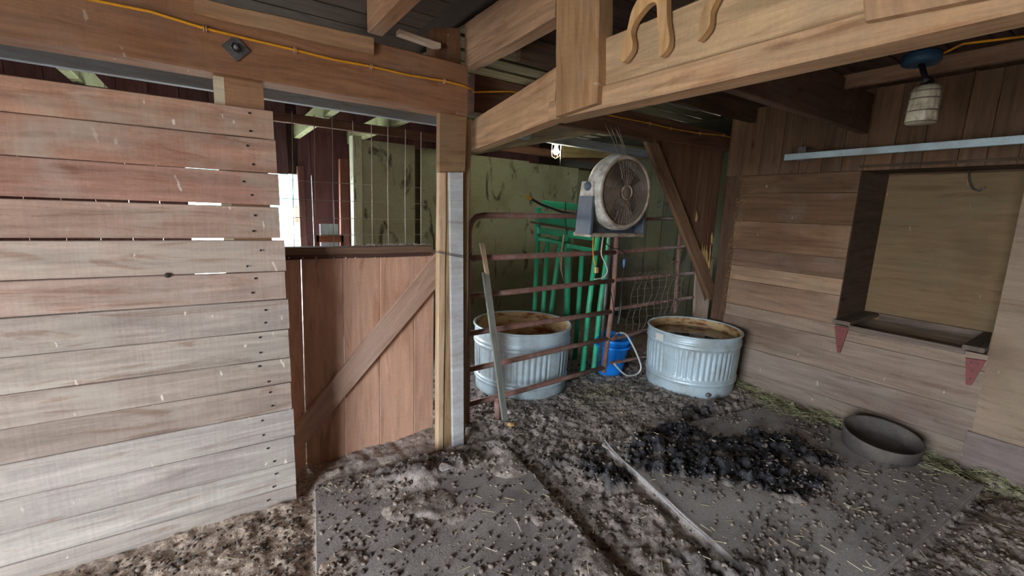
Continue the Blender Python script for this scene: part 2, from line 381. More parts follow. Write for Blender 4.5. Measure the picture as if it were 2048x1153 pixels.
def rubber_mat(P, label):
    mb = MB(); n = len(P); per = []
    for i in range(n):
        a, b = Vector(P[i]), Vector(P[(i+1) % n])
        for k in range(10): per.append(a.lerp(b, k/10))
    c = sum(per, Vector((0, 0)))/len(per); N = len(per)
    rings = [(1.0, 0, -.004), (1.0, 0, MTOP-.003), (.996, 0, MTOP)]
    for s_, _, z in rings:
        for p_ in per: qn = c+(p_-c)*s_; mb.v.append(Vector((qn.x, qn.y, z+.006*math.sin(qn.x*5+qn.y*3))))
    for r_ in range(2):
        for k in range(N): mb.face((r_*N+k, r_*N+(k+1) % N, (r_+1)*N+(k+1) % N, (r_+1)*N+k))
    mb.v.append(Vector((c.x, c.y, MTOP))); ci = len(mb.v)-1
    for k in range(N): mb.face((2*N+k, 2*N+(k+1) % N, ci))
    o = mb.build('rubber_mat', M_MAT); tag(o, label, 'mat', 'rubber stall mats on the dirt floor'); return o
rubber_mat(MATA, 'grey rubber stall mat in the foreground, its straight left edge beside the pale plank wall')
mB_ = rubber_mat(MATB, 'large dark rubber stall mat under the black wet manure and beside the feed pan')
me_ = MB(); pts = []
for i in range(13):
    f = i/12; p_ = Vector((2.22, 2.02, 0)).lerp(Vector((1.97, 1.05, 0)), f); pts.append((p_.x-.02*math.sin(f*math.pi), p_.y, MTOP+.022-.01*math.sin(f*9)))
me_.tube(pts, .005, 6).build('edge_strip', M_MATE, mB_)['label'] = 'pale curved strip along the left edge of the mat'

# loose stuff on the ground -----------------------------------------------------------
def topz(x, y):
    z = ground_h(x, y); on = np.maximum(inside(MATA, x, y), inside(MATB, x, y)); return np.where(on > 0, np.maximum(z, MTOP), z)
def clear(x, y):   # keep out of walls and things
    ok = (y < 2.55) | (x > 1.45); ok &= (y < 2.44) | (x > .3); ok &= x < 4.2
    ok &= (np.hypot(x-3.757, y-2.401) > .45) & (np.hypot(x-3.9, y-.93) > .27) & (np.hypot(x-2.34, y-3.25) > .47)
    return ok
def scatter(n, fn):
    x = rng.uniform(-.8, 4.2, n*8); y = rng.uniform(.1, 3.4, n*8); p = fn(x, y); k = (rng.random(n*8) < p) & clear(x, y)
    return x[k][:n], y[k][:n]
def flakes(name, n, fn, smin, smax, cols, label, cat, mat=M_CHIP, th=.25):
    x, y = scatter(n, fn); N = len(x); z = topz(x, y); s = smin+(smax-smin)*rng.random(N)**2.5
    k = 5; ang = rng.random((N, 1))*6.28+np.arange(k)*2*np.pi/k; rad = s[:, None]*(.6+.6*rng.random((N, k)))
    el = .5+.5*rng.random((N, 1)); th0 = rng.random((N, 1))*6.28
    lx = np.cos(ang)*rad; ly = np.sin(ang)*rad*el; X = lx*np.cos(th0)-ly*np.sin(th0); Y = lx*np.sin(th0)+ly*np.cos(th0)
    tx = rng.normal(0, .35, (N, 1)); ty = rng.normal(0, .35, (N, 1)); Z = X*tx+Y*ty
    bot = np.stack([x[:, None]+X, y[:, None]+Y, z[:, None]+Z+.001], -1); top = bot.copy(); top[..., 2] += (s*th)[:, None]; top[..., :2] = (top[..., :2]-np.stack([x, y], -1)[:, None])*.85+np.stack([x, y], -1)[:, None]
    co_ = np.concatenate([bot, top], 1).reshape(-1, 3); b = (np.arange(N)*2*k)[:, None]
    tri = [(k, k+1, k+2), (k, k+2, k+3), (k, k+3, k+4)]
    for i in range(k): j = (i+1) % k; tri += [(i, j, k+j), (i, k+j, k+i)]
    f = (b[:, :, None]+np.array(tri)[None]).reshape(-1, 3)
    C = np.array([lin(c) for c in cols])[rng.integers(0, len(cols), N)]*(.75+.5*rng.random((N, 1))); zc = np.repeat(C, 2*k, 0)
    o = npmesh(name, co_, f, mat, zc); tag(o, label, cat, kind='stuff'); return o
flakes('wood_chips', 5200, lambda x, y: .32-.22*(np.maximum(inside(MATA, x, y), inside(MATB, x, y)) > 0)+.4*sstep(1.2, .2, x)+.5*sstep(2, 1, np.abs(x-1.8))-.5*wetmask(x, y), .002, .0095,
       [(214, 200, 184), (180, 160, 140), (150, 140, 134), (228, 222, 214), (196, 160, 130)], 'small pale wood chips littered all over the dirt floor', 'wood chips')
def clods(name, n, fn, smin, smax, cols, label, cat, mat):
    x, y = scatter(n, fn); N = len(x); s = smin+(smax-smin)*rng.random(N)**2.2; z = topz(x, y)+s*.25
    bm = bmesh.new(); bmesh.ops.create_icosphere(bm, subdivisions=1, radius=1); bv = np.array([v.co[:] for v in bm.verts]); bf = np.array([[v.index for v in f.verts] for f in bm.faces]); bm.free()
    V = bv[None]*(.45+.95*rng.random((N, len(bv), 1))); V = V*s[:, None, None]*np.stack([np.ones(N), .6+.6*rng.random(N), .45+.35*rng.random(N)], -1)[:, None]
    a = rng.random(N)*6.28; ca, sa = np.cos(a)[:, None], np.sin(a)[:, None]; X = V[..., 0]*ca-V[..., 1]*sa; Y = V[..., 0]*sa+V[..., 1]*ca
    co_ = np.stack([x[:, None]+X, y[:, None]+Y, z[:, None]+V[..., 2]], -1).reshape(-1, 3); f = ((np.arange(N)*len(bv))[:, None, None]+bf[None]).reshape(-1, 3)
    C = np.array([lin(c) for c in cols])[rng.integers(0, len(cols), N)]*(.7+.6*rng.random((N, 1)))
    o = npmesh(name, co_, f, mat, np.repeat(C, len(bv), 0)); tag(o, label, cat, kind='stuff'); return o
clods('wet_manure', 6500, lambda x, y: wetmask(x, y)**3*(.12+.88*sstep(.42, .6, vnoise(x, y, 9, 77))), .004, .017, [(24, 24, 27), (40, 41, 45), (34, 30, 30), (56, 60, 66)], 'black glossy wet manure clods heaped on the dark mat', 'manure', M_CLOD)
clods('dry_dirt_clods', 16000, lambda x, y: .45+.4*(vnoise(x, y, 4, 41) > .5)-.26*(np.maximum(inside(MATA, x, y)*sstep(2.2, 1.9, y), inside(MATB, x, y)) > 0)+.1*vnoise(x, y, 3, 5), .003, .017,
      [(98, 88, 82), (122, 111, 104), (78, 69, 64), (138, 126, 117)], 'crumbly grey brown dirt clods trodden over the floor', 'dirt', M_CHIP)
def strands(name, n, fn, L0, L1, cols, label, cat, zr=.03):
    x, y = scatter(n, fn); N = len(x); z = topz(x, y)+.004+rng.random(N)*zr; a = rng.random(N)*6.28; L = L0+(L1-L0)*rng.random(N); t = rng.normal(0, .25, N)
    d = np.stack([np.cos(a), np.sin(a), t], -1)*L[:, None]/2; s = np.stack([-np.sin(a), np.cos(a), np.zeros(N)], -1)*.0014; u = np.zeros((N, 3)); u[:, 2] = .0022
    c = np.stack([x, y, z], -1); P = np.stack([c-d-s, c-d+s, c-d+u, c+d-s, c+d+s, c+d+u], 1).reshape(-1, 3)
    tri = np.array([(0, 1, 4), (0, 4, 3), (1, 2, 5), (1, 5, 4), (2, 0, 3), (2, 3, 5)]); f = ((np.arange(N)*6)[:, None, None]+tri[None]).reshape(-1, 3)
    C = np.array([lin(c) for c in cols])[rng.integers(0, len(cols), N)]
    o = npmesh(name, P, f, M_CHIP, np.repeat(C, 6, 0)); tag(o, label, cat, kind='stuff')
strands('loose_hay', 5200, lambda x, y: sstep(.38, .10, 4.25-x+.12*np.sin(y*7))*sstep(2.4, 2.1, y), .03, .11, [(168, 166, 128), (190, 188, 152), (130, 126, 94), (158, 172, 128)], 'drift of green yellow hay along the foot of the right wall', 'hay')
strands('straw_bits', 500, lambda x, y: .5+.5*(np.hypot(x-2.95, y-2.7) < .45), .02, .07, [(190, 178, 140), (150, 138, 108), (206, 198, 170)], 'stray straw stalks scattered over the dirt', 'straw', .012)

# ================================================================ LEFT WALL (planks, front at Y=2.50)
WL = struct(MB().box((-.95, 2.535, 0), (-.83, 2.63, 2.22)).build('wall_left', W_BEAM, None, lin((150, 121, 94))))
zl = [(2.074, 2.073), (1.942, 1.940), (1.786, 1.780), (1.629, 1.621), (1.474, 1.458), (1.319, 1.295), (1.169, 1.149), (1.013, .987), (.859, .832), (.700, .692), (.557, .538), (.400, .380), (.263, .225), (.098, .082), (-.05, -.05)]
tl = [(172, 134, 114), (160, 122, 106), (166, 128, 114), (166, 138, 124), (172, 154, 144), (168, 146, 136), (166, 156, 150), (172, 162, 154), (154, 142, 134), (160, 144, 134), (168, 160, 156), (168, 160, 156), (170, 163, 158), (164, 153, 146)]
for i in range(14):
    g0 = .0015 if i not in (3, 4) else .005; g1 = .0015 if i not in (2, 3) else .006
    (za, zb), (zc_, zd) = zl[i], zl[i+1]; xe = .275+random.uniform(-.006, .006)+(.012 if i > 3 else 0); y0 = 2.50+random.uniform(-.004, .004)
    def zx(p, q_, x): return p+(q_-p)*(x+.6)/.88
    b = MB().slab((-3.2, y0, za-g0), (xe, y0, zx(za, zb, xe)-g0), (xe, y0, zx(zc_, zd, xe)+g1), (-3.2, y0, zc_+g1), (0, .026, 0), 9, .0012, .003, .002)
    b.build('plank', W_LEFT, WL, vary(lin(tl[i]), .05))
nb = MB()
for i in range(14):
    za = zl[i][1]; zb = zl[i+1][1]
    for f in (.25, .75):
        for X in (.15+random.uniform(-.03, .04), -.88+random.uniform(-.03, .03)):
            z = za+(zb-za)*(f+random.uniform(-.08, .08)); nb.lathe([(.0055, 0), (.0045, -.003), (.0001, -.0035)], (X, 2.496, z), 'Y', 7)
o = nb.build('nail', M_BLACK, WL); o['kind'] = 'stuff'
# knot hole
MB().lathe([(.012, 0), (.009, -.003), (.0001, -.001)], atY(335, 551, 2.496), 'Y', 9).build('knot', M_BLADE, WL)
# the short post between the wall top and the header
pl = empty('wall_post'); tag(pl, 'short brown post standing between the plank wall top and the header beam, under the washer', 'post')
MB().slab(atY(446, 128, 2.53), atY(524, 142, 2.53), (.24, 2.53, .0), (.06, 2.53, .0), (0, .09, 0), 1, .002, .005).build('timber', W_BEAM, pl, lin((150, 113, 84)))
MB().slab(atY(424, 130, 2.535), atY(446, 133, 2.535), (.06, 2.535, 0), (.02, 2.535, 0), (0, .06, 0), 1, .002, .005).build('side_strip', W_PALE, pl, lin((196, 185, 160)))
# ================================================================ HEADER BEAM with cord (front Y=2.48)
hb = empty('header_beam'); tag(hb, 'long brown header beam over the plank wall with the yellow cord stapled to it', 'beam')
MB().slab((-3.2, 2.46, 2.50), (1.30, 2.46, 2.475), (1.30, 2.46, 2.19), (-3.2, 2.46, 2.215), (0, .16, 0), 12, .003, .008).build('timber', W_BEAM, hb, lin((142, 102, 76)))
MB().slab(atY(388, -8, 2.43), atY(748, 74, 2.43), atY(748, 108, 2.43), atY(388, 26, 2.43), (0, .05, 0), 5, .004, .006).build('cap_board', W_BEAM, hb, lin((158, 123, 94)))
MB().slab((.93, 2.58, 2.62), (1.18, 2.58, 2.60), (1.18, 2.58, 2.572), (.93, 2.58, 2.592), (0, .06, 0), 2, .003).build('pale_offcut', W_PALE, hb, lin((196, 173, 153)))
c0 = atY(472, 97, 2.455); wash = MB()
wash.slab(c0+Vector((0, -.004, .055)), c0+Vector((.055, -.004, 0)), c0+Vector((0, -.004, -.055)), c0+Vector((-.055, -.004, 0)), (0, .006, 0), 1, 0, .001)
wo_ = wash.build('washer_plate', M_STEEL, hb); wo_['label'] = 'diamond turned square washer plate'
MB().lathe([(.0001, -.035), (.011, -.035), (.012, -.005)], c0, 'Y', 10).lathe([(.02, -.018), (.021, -.004)], c0, 'Y', 6).build('bolt', M_STEEL, wo_)
# yellow cord + staples
cp = [atY(*p, 2.449) for p in ((60, -22), (165, -4), (300, 23), (410, 57), (500, 79), (590, 100), (665, 119), (742, 133), (815, 150), (888, 162), (925, 171))]
cp += [Vector((1.335, 2.47, cp[-1].z-.004)), Vector((1.40, 2.57, cp[-1].z+.01))] + [atY(1025, 183, 2.66), atY(1110, 202, 2.66), atY(1225, 232, 2.60), atY(1300, 247, 2.57), atY(1342, 257, 2.57), atY(1400, 267, 2.57), atY(1447, 271, 2.57), atY(1482, 281, 2.57)]
mbc = MB(); mbc.tube(cp[:13], .0058, 8); mbc.tube(cp[12:], .0052, 8); cord = mbc.build('electric_cord', M_CORD)
tag(cord, 'yellow electric cord running along the header beams, held by staples', 'cord')
for px_, py_ in ((410, 57), (590, 100), (742, 133), (888, 162)):
    p_ = atY(px_, py_, 2.448); MB().tube([p_+Vector((-.004, .010, .012)), p_+Vector((-.004, -.009, .009)), p_+Vector((-.004, -.009, -.009)), p_+Vector((-.004, .010, -.012))], .0022, 5).tube([p_+Vector((.004, .010, .012)), p_+Vector((.004, -.009, .009)), p_+Vector((.004, -.009, -.009)), p_+Vector((.004, .010, -.012))], .0022, 5).build('staple', M_STAPLE, cord)
for p_ in cp[16:21]:
    MB().tube([p_+Vector((0, .01, .010)), p_+Vector((0, -.009, .009)), p_+Vector((0, -.009, -.010)), p_+Vector((0, .01, -.011))], .003, 5).build('staple', M_STAPLE, cord)

# ================================================================ CORNER POST
po = empty('corner_post'); tag(po, 'tall brown corner post between plank door and pipe gate, with a whitewashed board nailed on', 'post')
MB().slab((1.205, 2.536, -.03), (1.205, 2.536, 2.19), (1.375, 2.536, 2.19), (1.375, 2.536, -.03), (0, .16, 0), 6, .003, .008).build('timber', W_BEAM, po, lin((150, 125, 93)))
MB().slab(atY(880, 205, 2.50), atY(934, 205, 2.50), atY(930, 345, 2.50), atY(879, 345, 2.50), (0, .048, 0), 1, .002, .006).build('upper_block', W_BEAM, po, lin((136, 107, 78)))
MB().slab((1.155, 2.53, -.03), (1.155, 2.53, 2.19), (1.203, 2.53, 2.19), (1.203, 2.53, -.03), (0, .05, 0), 7, .003, .006).build('corner_strip', W_PALE, po, lin((196, 168, 138)))
MB().slab(atY(900, 345, 2.507), atY(926, 345, 2.507), (1.345, 2.507, -.03), (1.265, 2.507, -.03), (0, .028, 0), 4, .002, .004).build('whitewashed_board', W_WHITE, po, lin((188, 192, 196)))
MB().slab(atY(868, 56, 2.625), atY(868, 148, 2.625), atY(922, 152, 2.625), atY(922, 56, 2.625), (0, .12, 0), 1, .002, .006).build('upper_timber', W_BEAM, po, lin((122, 87, 64)))
wt = MB().tube([atY(866, 500, 2.52), atY(880, 505, 2.51), atY(900, 508, 2.50), atY(925, 512, 2.505), atY(938, 508, 2.56), atY(944, 500, 2.62)], .0022, 6).tube([atY(866, 504, 2.52), atY(900, 511, 2.50), atY(925, 515, 2.505), atY(938, 512, 2.56)], .0022, 6)
tag(wt.build('tie_wire', M_WIRE), 'loop of tie wire wrapped round the corner post at door height', 'wire')

# ================================================================ PLANK DOOR (front Y=2.70)
dr = empty('plank_door'); tag(dr, 'low reddish brown plank door with a diagonal brace and wire mesh above', 'door')
YD = 2.79; sx_ = [(520, 560), (602, 611.5), (686, 691), (760, 760), (829, 828), (869, 866)]
for i in range(5):
    a0, b0 = sx_[i]; a1, b1 = sx_[i+1]; gp = .004 if i < 2 else .001
    P0, P1, P2, P3 = atY(a0, 514, YD), atY(a1, 514, YD), atY(b1, 900, YD), atY(b0, 900, YD)
    k = 1 if i < 2 else 0
    MB().slab((P0.x+(.004 if i in (1, 2) else .0008), YD, 1.345), (P3.x+(.004 if i in (1, 2) else .0008), YD, .0), (P2.x-(.001), YD, .0), (P1.x-(.001), YD, 1.345), (0, .024, 0), 4, .0008, .003, .0015).build('plank', W_DOOR, dr, vary(lin((188, 150, 130)), .06))
MB().slab((.05, 2.73, 1.392), (1.20, 2.73, 1.392), (1.20, 2.73, 1.350), (.05, 2.73, 1.350), (0, .10, 0), 4, .002, .004).build('top_rail', W_DARK, dr, lin((112, 88, 74)))
MB().slab((.05, 2.752, 1.350), (1.20, 2.752, 1.350), (1.20, 2.752, 1.322), (.05, 2.752, 1.322), (0, .03, 0), 4, .002, .003).build('angle_iron', W_DARK, dr, lin((84, 58, 52)))
hb_ = MB()
for px_ in (578, 605, 632, 668, 692, 711, 750, 769, 816, 838):
    hb_.lathe([(.0045, 0), (.004, -.003), (.0001, -.004)], atY(px_, 516, 2.751), 'Y', 7)
o = hb_.build('rivet_holes', M_WHITE, dr); o['kind'] = 'stuff'
# diagonal brace
MB().slab(atY(575, 872, 2.756), atY(872, 508, 2.756), atY(872, 577, 2.756), atY(600, 903, 2.756), (0, .03, 0), 5, .002, .004).build('brace', W_DOOR, dr, lin((178, 148, 132)))
mw = MB()
for px_, pb in ((585, 589), (629, 632), (665, 668), (706, 709), (743, 745), (776, 777), (811, 811), (842, 842)):
    p1 = atY(pb, 503, 2.83); p0 = atY(px_, 290, 2.83); d = (p0-p1).normalized(); mw.tube([p1, p1+d*.35+Vector((random.uniform(-.003, .003), 0, 0)), p1+d*.78], .0024, 5)
for z in (1.46, 1.56, 1.665, 1.77):
    mw.tube([(.05, 2.834, z), (.5, 2.834, z-.003), (1.21, 2.834, z)], .0017, 5)
mw.build('wire_mesh', plain('silver_wire', (176, 172, 164), .5), dr)
# chew of straw along the rail
r_ = MB()
for k in range(120):
    x = random.uniform(.72, 1.19); a = random.uniform(-1, 1); r_.tube([(x, 2.77+random.uniform(-.03, .03), 1.395), (x+.02*math.cos(a*3), 2.77+random.uniform(-.03, .03), 1.397+random.random()*.012)], .0014, 3)
o = r_.build('straw_on_rail', M_PAPER, dr); o['kind'] = 'stuff'

# ================================================================ LONG BEAM over the opening (plane X=1.42)
XB = 1.42
lb = empty('long_beam'); tag(lb, 'long pale brown beam running from the corner post over the camera, holding the curved hooks', 'beam')
def yz(px_, py_, X=XB): p = atX(px_, py_, X); return p
pts_b = [yz(935, 298), yz(1110, 247), yz(1300, 199), yz(1742, 97)]
MB().slab((XB, 2.66, 2.20), (XB, 1.78, 2.34), (XB, 1.78, 2.095), (XB, 2.66, 2.015), (.09, 0, 0), 4, .003, .006).build('inner_length', W_BEAM, lb, lin((176, 141, 110)))
MB().slab((XB-.005, 1.66, 2.375), (XB-.005, -2.9, 2.40), (XB-.005, -2.9, 2.19), (XB-.005, 1.66, 2.175), (.06, 0, 0), 12, .003, .006).build('upper_length', W_BEAM, lb, lin((182, 153, 120)))
MB().slab((XB-.022, 1.80, 2.175), (XB-.022, -2.9, 2.185), (XB-.022, -2.9, 2.095), (XB-.022, 1.80, 2.085), (.115, 0, 0), 12, .003, .006).build('ledger', W_BEAM, lb, lin((172, 139, 108)))
hbd = tag(MB().slab(atX(1112, -30, XB-.055), atX(1110, 234, XB-.055), atX(1193, 206, XB-.055), atX(1197, -30, XB-.055), (.09, 0, 0), 4, .003, .006).build('hanging_board', W_BEAM, None, lin((162, 127, 94))), 'thick vertical board hanging in front of the long beam near the post', 'board')
tag(MB().slab(atX(1727, -30, XB-.05), atX(1727, 43, XB-.05), atX(1990, -10, XB-.05), atX(1990, -60, XB-.05), (.025, 0, 0), 2, .002, .005).build('beam_patch', W_BEAM, None, lin((160, 127, 98))), 'short brown board fixed over the long beam at the top right', 'board')
# curved wooden hooks
def outline(name, pts, X, th, mat, col, label, group=None):
    P = [atX(1180+x/6.827, y/6.827, X) for x, y in pts]; n = len(P); mb = MB()
    for off in (0, th):
        for p_ in P: mb.v.append(p_+Vector((off, 0, 0)))
    uvs = [(p_.z, p_.y) for p_ in P]
    mb.face(list(range(n)), uvs); mb.face(list(range(2*n-1, n-1, -1)), uvs[::-1])
    for i in range(n): j = (i+1) % n; mb.face((i, n+i, n+j, j), [(P[i].z, 0), (P[i].z, th), (P[j].z, th), (P[j].z, 0)])
    o = mb.build(name, mat, None, col); tag(o, label, 'hook', group); return o
def smooth_loop(P, it=2):
    for _ in range(it):
        Q = []
        for i in range(len(P)):
            a, b = P[i], P[(i+1) % len(P)]; Q += [(a[0]*.75+b[0]*.25, a[1]*.75+b[1]*.25), (a[0]*.25+b[0]*.75, a[1]*.25+b[1]*.75)]
        P = Q
    return P
H1 = [(640, 0), (560, 160), (530, 300), (500, 430), (450, 540), (425, 680), (415, 840), (450, 855), (530, 760), (580, 670), (582, 560), (550, 440), (600, 300), (700, 160), (800, 50), (880, 20), (910, 60), (915, 160), (920, 300), (940, 450), (945, 600), (930, 700), (945, 785), (1000, 740), (1070, 650), (1085, 560), (1080, 450), (1050, 300), (1045, 100), (1050, -60), (980, -190), (850, -200), (720, -120)]
H2 = [(1600, 0), (1530, 150), (1490, 300), (1478, 440), (1450, 545), (1478, 562), (1560, 470), (1630, 370), (1645, 260), (1640, 170), (1690, 60), (1750, -60), (1790, -190), (1660, -200)]
outline('wooden_hook', smooth_loop(H1), XB-.045, .026, W_PALE, lin((190, 151, 106)), 'two pronged curved wooden hook hung over the long beam', 'curved wooden hooks on the beam')
outline('wooden_hook', smooth_loop(H2), XB-.045, .026, W_PALE, lin((186, 149, 106)), 'single pronged curved wooden hook hung over the long beam, the right one', 'curved wooden hooks on the beam')

# joists of the left bay
def joist(a, b, w_, h_, col, label, mat=W_BEAM, name='joist', grp=None, axis='Y'):
    """a,b = bottom centre ends"""
    a, b = Vector(a), Vector(b); s_ = Vector((w_/2, 0, 0)) if axis == 'Y' else Vector((0, w_/2, 0)); u = Vector((0, 0, h_))
    o = MB().slab(a-s_+u, b-s_+u, b-s_, a-s_, s_*2, 4, .002, .005).build(name, mat, None, lin(col)); tag(o, label, 'joist' if name == 'joist' else 'beam', grp); return o
joist((.80, 2.60, 2.56), (.80, .2, 2.56), .085, .26, (160, 122, 94), 'brown joist end meeting the cap board of the header beam', grp='overhead joists')
# big joist left of the hanging board
jb = MB().slab((1.40, 2.70, 2.80), (1.40, 1.79, 2.80), (1.40, 1.79, 2.555), (1.40, 2.70, 2.53), (.10, 0, 0), 4, .003, .006).build('joist', W_BEAM, None, lin((172, 137, 110)))
tag(jb, 'large squared joist above the corner post, its cut end beside the hanging board', 'joist')
ce = struct(MB().box((-3.3, -3.1, 2.96), (5.7, 6.7, 3.0)).build('ceiling', W_DARK, None, lin((60, 48, 40))))
for i in range(22):
    y = 1.0+i*.26
    MB().slab((-2.2, y, 2.935), (1.36, y, 2.935), (1.36, y+.25, 2.935), (-2.2, y+.25, 2.935), (0, 0, .022), 3, .002, .004).build('plank', W_DARK, ce, vary(lin((68, 53, 43)), .15))
    if y > 1.9: MB().slab((1.52, y, 2.86), (5.5, y, 2.86), (5.5, y+.24, 2.875), (1.52, y+.24, 2.875), (0, 0, .022), 3, .002, .004).build('plank', W_DARK, ce, vary(lin((118, 112, 92)), .15))
for i in range(17):
    y = -1.6+i*.25
    if y < 2.3: MB().slab((1.56, y, 2.66), (4.25, y, 2.66), (4.25, y+.24, 2.66), (1.56, y+.24, 2.66), (0, 0, .022), 3, .002, .004).build('plank', W_DARK, ce, vary(lin((78, 60, 50)), .15))

# ================================================================ FAR HEADER + gusset + right corner
YH = 2.58
fh = MB().slab((1.46, YH+.09, 2.505), (4.30, YH, 2.455), (4.30, YH, 2.30), (1.46, YH+.09, 2.27), (0, .10, 0), 8, .003, .006).build('far_header', W_DARK, None, lin((104, 76, 60)))
tag(fh, 'dark brown header beam above the pipe gate, reaching the right wall', 'beam')
gs = empty('vertical_board_panel'); tag(gs, 'triangle of dark vertical boards nailed between the far header and right wall', 'panel')
gx = [3.19, 3.40, 3.56, 3.72, 3.88, 4.03, 4.14, 4.25]
def zbr(x): return 2.30-(x-3.17)*(2.30-.75)/(4.25-3.17)*1.0
for i in range(7):
    x0, x1 = gx[i], gx[i+1]; yo = random.uniform(0, .006)
    MB().slab((x0+.001, YH+.03+yo, 2.31), (x0+.001, YH+.03+yo, zbr(x0)+.03), (x1-.001, YH+.03+yo, zbr(x1)+.03), (x1-.001, YH+.03+yo, 2.31), (0, .02, 0), 3, .001, .003).build('board', W_DARK, gs, vary(lin((104, 76, 58)), .14))
MB().slab(atY(1293, 283, YH-.01), atY(1421, 600, YH-.01), atY(1440, 600, YH-.01), atY(1318, 288, YH-.01), (0, .04, 0), 4, .003, .004).build('brace', W_BEAM, gs, lin((130, 101, 79)))
MB().slab(atY(1392, 545, YH+.30), atY(1384, 700, YH+.30), (4.75, YH+.30, .0), (4.75, YH+.30, 1.2), (0, .02, 0), 2, .002, .003).build('pale_board', W_RIGHT, gs, lin((170, 150, 135)))
sp_ = MB()
def shard(cx, cy, L, Wd, n=10, Y=YH+.02):
    for k in range(n):
        ax_ = cx+random.uniform(-Wd, Wd); ay = cy+random.uniform(-L, L)*.5; p_ = atY(ax_, ay, Y+random.uniform(-.008, .004)); l = random.uniform(.3, .8)*L*.004
        sp_.tube([p_+Vector((0, 0, l)), p_+Vector((random.uniform(-.006, .006), -.006, 0)), p_+Vector((0, 0, -l))], [.001, random.uniform(.004, .009), .001], 5)
shard(1410, 525, 38, 9, 34); shard(1403, 510, 12, 9, 12); shard(1393, 433, 14, 2, 8); shard(1424, 480, 14, 2, 8)
sp_.build('splintered_wood', M_SPLINT, gs)['kind'] = 'stuff'
# dark corner post at the end of the right wall
rp_ = tag(MB().slab((4.27, 2.36, 0), (4.27, 2.36, 2.64), (4.27, 2.56, 2.64), (4.27, 2.56, 0), (.12, 0, 0), 3, .002, .006).build('wall_end_post', W_DARK, None, lin((92, 70, 56))), 'dark post in the corner where the right wall meets the vertical boards', 'post')
h_ = MB()
for k in range(150):
    z = random.uniform(.75, 2.05)*1.0; y = 2.37+random.uniform(-.03, .03); p_ = Vector((4.235, y, z)); h_.tube([p_, p_+Vector((random.uniform(-.03, 0), random.uniform(-.03, .03), random.uniform(-.05, .02)))], .0012, 3)
tag(h_.build('hay_wisps', M_SPLINT), 'wisps of hay caught along the corner of the right wall', 'hay', kind='stuff')

# ================================================================ RIGHT WALL  (face X=4.25)
XR = 4.25
WR = struct(MB().box((4.30, 2.0, 0), (4.38, 2.10, 2.05)).build('wall_right', W_DARK, None, lin((110, 84, 66))))
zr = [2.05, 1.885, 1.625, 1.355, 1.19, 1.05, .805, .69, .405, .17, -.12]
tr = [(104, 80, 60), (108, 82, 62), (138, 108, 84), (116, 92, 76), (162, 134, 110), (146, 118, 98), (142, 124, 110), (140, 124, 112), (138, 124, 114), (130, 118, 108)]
YF0, YF1 = 1.44, .56    # feeder opening
for i in range(10):
    za, zb = zr[i]-.001, zr[i+1]+.001; xo = XR+random.uniform(-.003, .003); ye = 2.40+random.uniform(-.02, .01)
    y1 = YF0 if i < 6 else -.0
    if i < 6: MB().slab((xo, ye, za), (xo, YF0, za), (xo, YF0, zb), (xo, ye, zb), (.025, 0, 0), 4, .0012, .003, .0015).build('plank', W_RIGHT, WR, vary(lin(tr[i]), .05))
    else:
        MB().slab((xo, ye, za), (xo, .45, za), (xo, .45, zb), (xo, ye, zb), (.025, 0, 0), 7, .0012, .003, .0015).build('plank', W_RIGHT, WR, vary(lin(tr[i]), .05))
y = 2.56; k = 0
while y > -.6:
    wd = random.uniform(.13, .19)
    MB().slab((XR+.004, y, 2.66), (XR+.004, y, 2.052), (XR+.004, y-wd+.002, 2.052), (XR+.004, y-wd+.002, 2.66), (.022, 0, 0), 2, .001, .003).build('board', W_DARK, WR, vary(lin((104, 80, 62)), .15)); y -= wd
# plywood beyond the feeder
MB().slab((XR-.012, .565, 2.05), (XR-.012, -2.9, 2.05), (XR-.012, -2.9, .18), (XR-.012, .54, .18), (.014, 0, 0), 6, .002, .003, .002).build('plywood_sheet', W_PLY, WR, lin((146, 128, 112)))
MB().slab((XR-.030, .56, .26), (XR-.030, -2.9, .30), (XR-.030, -2.9, -.1), (XR-.030, .56, -.1), (.016, 0, 0), 6, .002, .003, .002).build('kick_board', W_RIGHT, WR, lin((122, 110, 108)))
# feeder alcove
fd = empty('hay_feeder'); tag(fd, 'recessed wooden hay feeder with a low trough in the right wall', 'feeder')
XK = 4.86
MB().slab((XK, YF0+.02, 2.06), (XK, YF1-.2, 2.06), (XK, YF1-.2, .60), (XK, YF0+.02, .60), (.015, 0, 0), 3, 0, .002).build('back_panel', W_PLY, fd, lin((128, 106, 80)))
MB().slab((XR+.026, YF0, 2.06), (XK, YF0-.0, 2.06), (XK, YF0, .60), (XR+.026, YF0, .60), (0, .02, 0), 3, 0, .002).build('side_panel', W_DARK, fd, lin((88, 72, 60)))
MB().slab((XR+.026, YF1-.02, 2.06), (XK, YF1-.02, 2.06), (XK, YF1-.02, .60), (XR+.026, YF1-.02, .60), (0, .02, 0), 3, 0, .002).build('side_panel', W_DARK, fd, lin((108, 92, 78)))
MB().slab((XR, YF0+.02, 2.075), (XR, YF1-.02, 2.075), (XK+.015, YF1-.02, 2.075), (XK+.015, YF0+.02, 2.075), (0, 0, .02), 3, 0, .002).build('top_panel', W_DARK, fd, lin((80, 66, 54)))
ZT = .855
MB().slab((XR-.05, YF0+.005, ZT), (XK-.02, YF0+.005, ZT+.01), (XK-.02, YF0-.115, ZT+.01), (XR-.05, YF0-.115, ZT), (0, 0, -.032), 3, .002, .004).build('arm_board', W_DARK, fd, lin((110, 98, 90)))
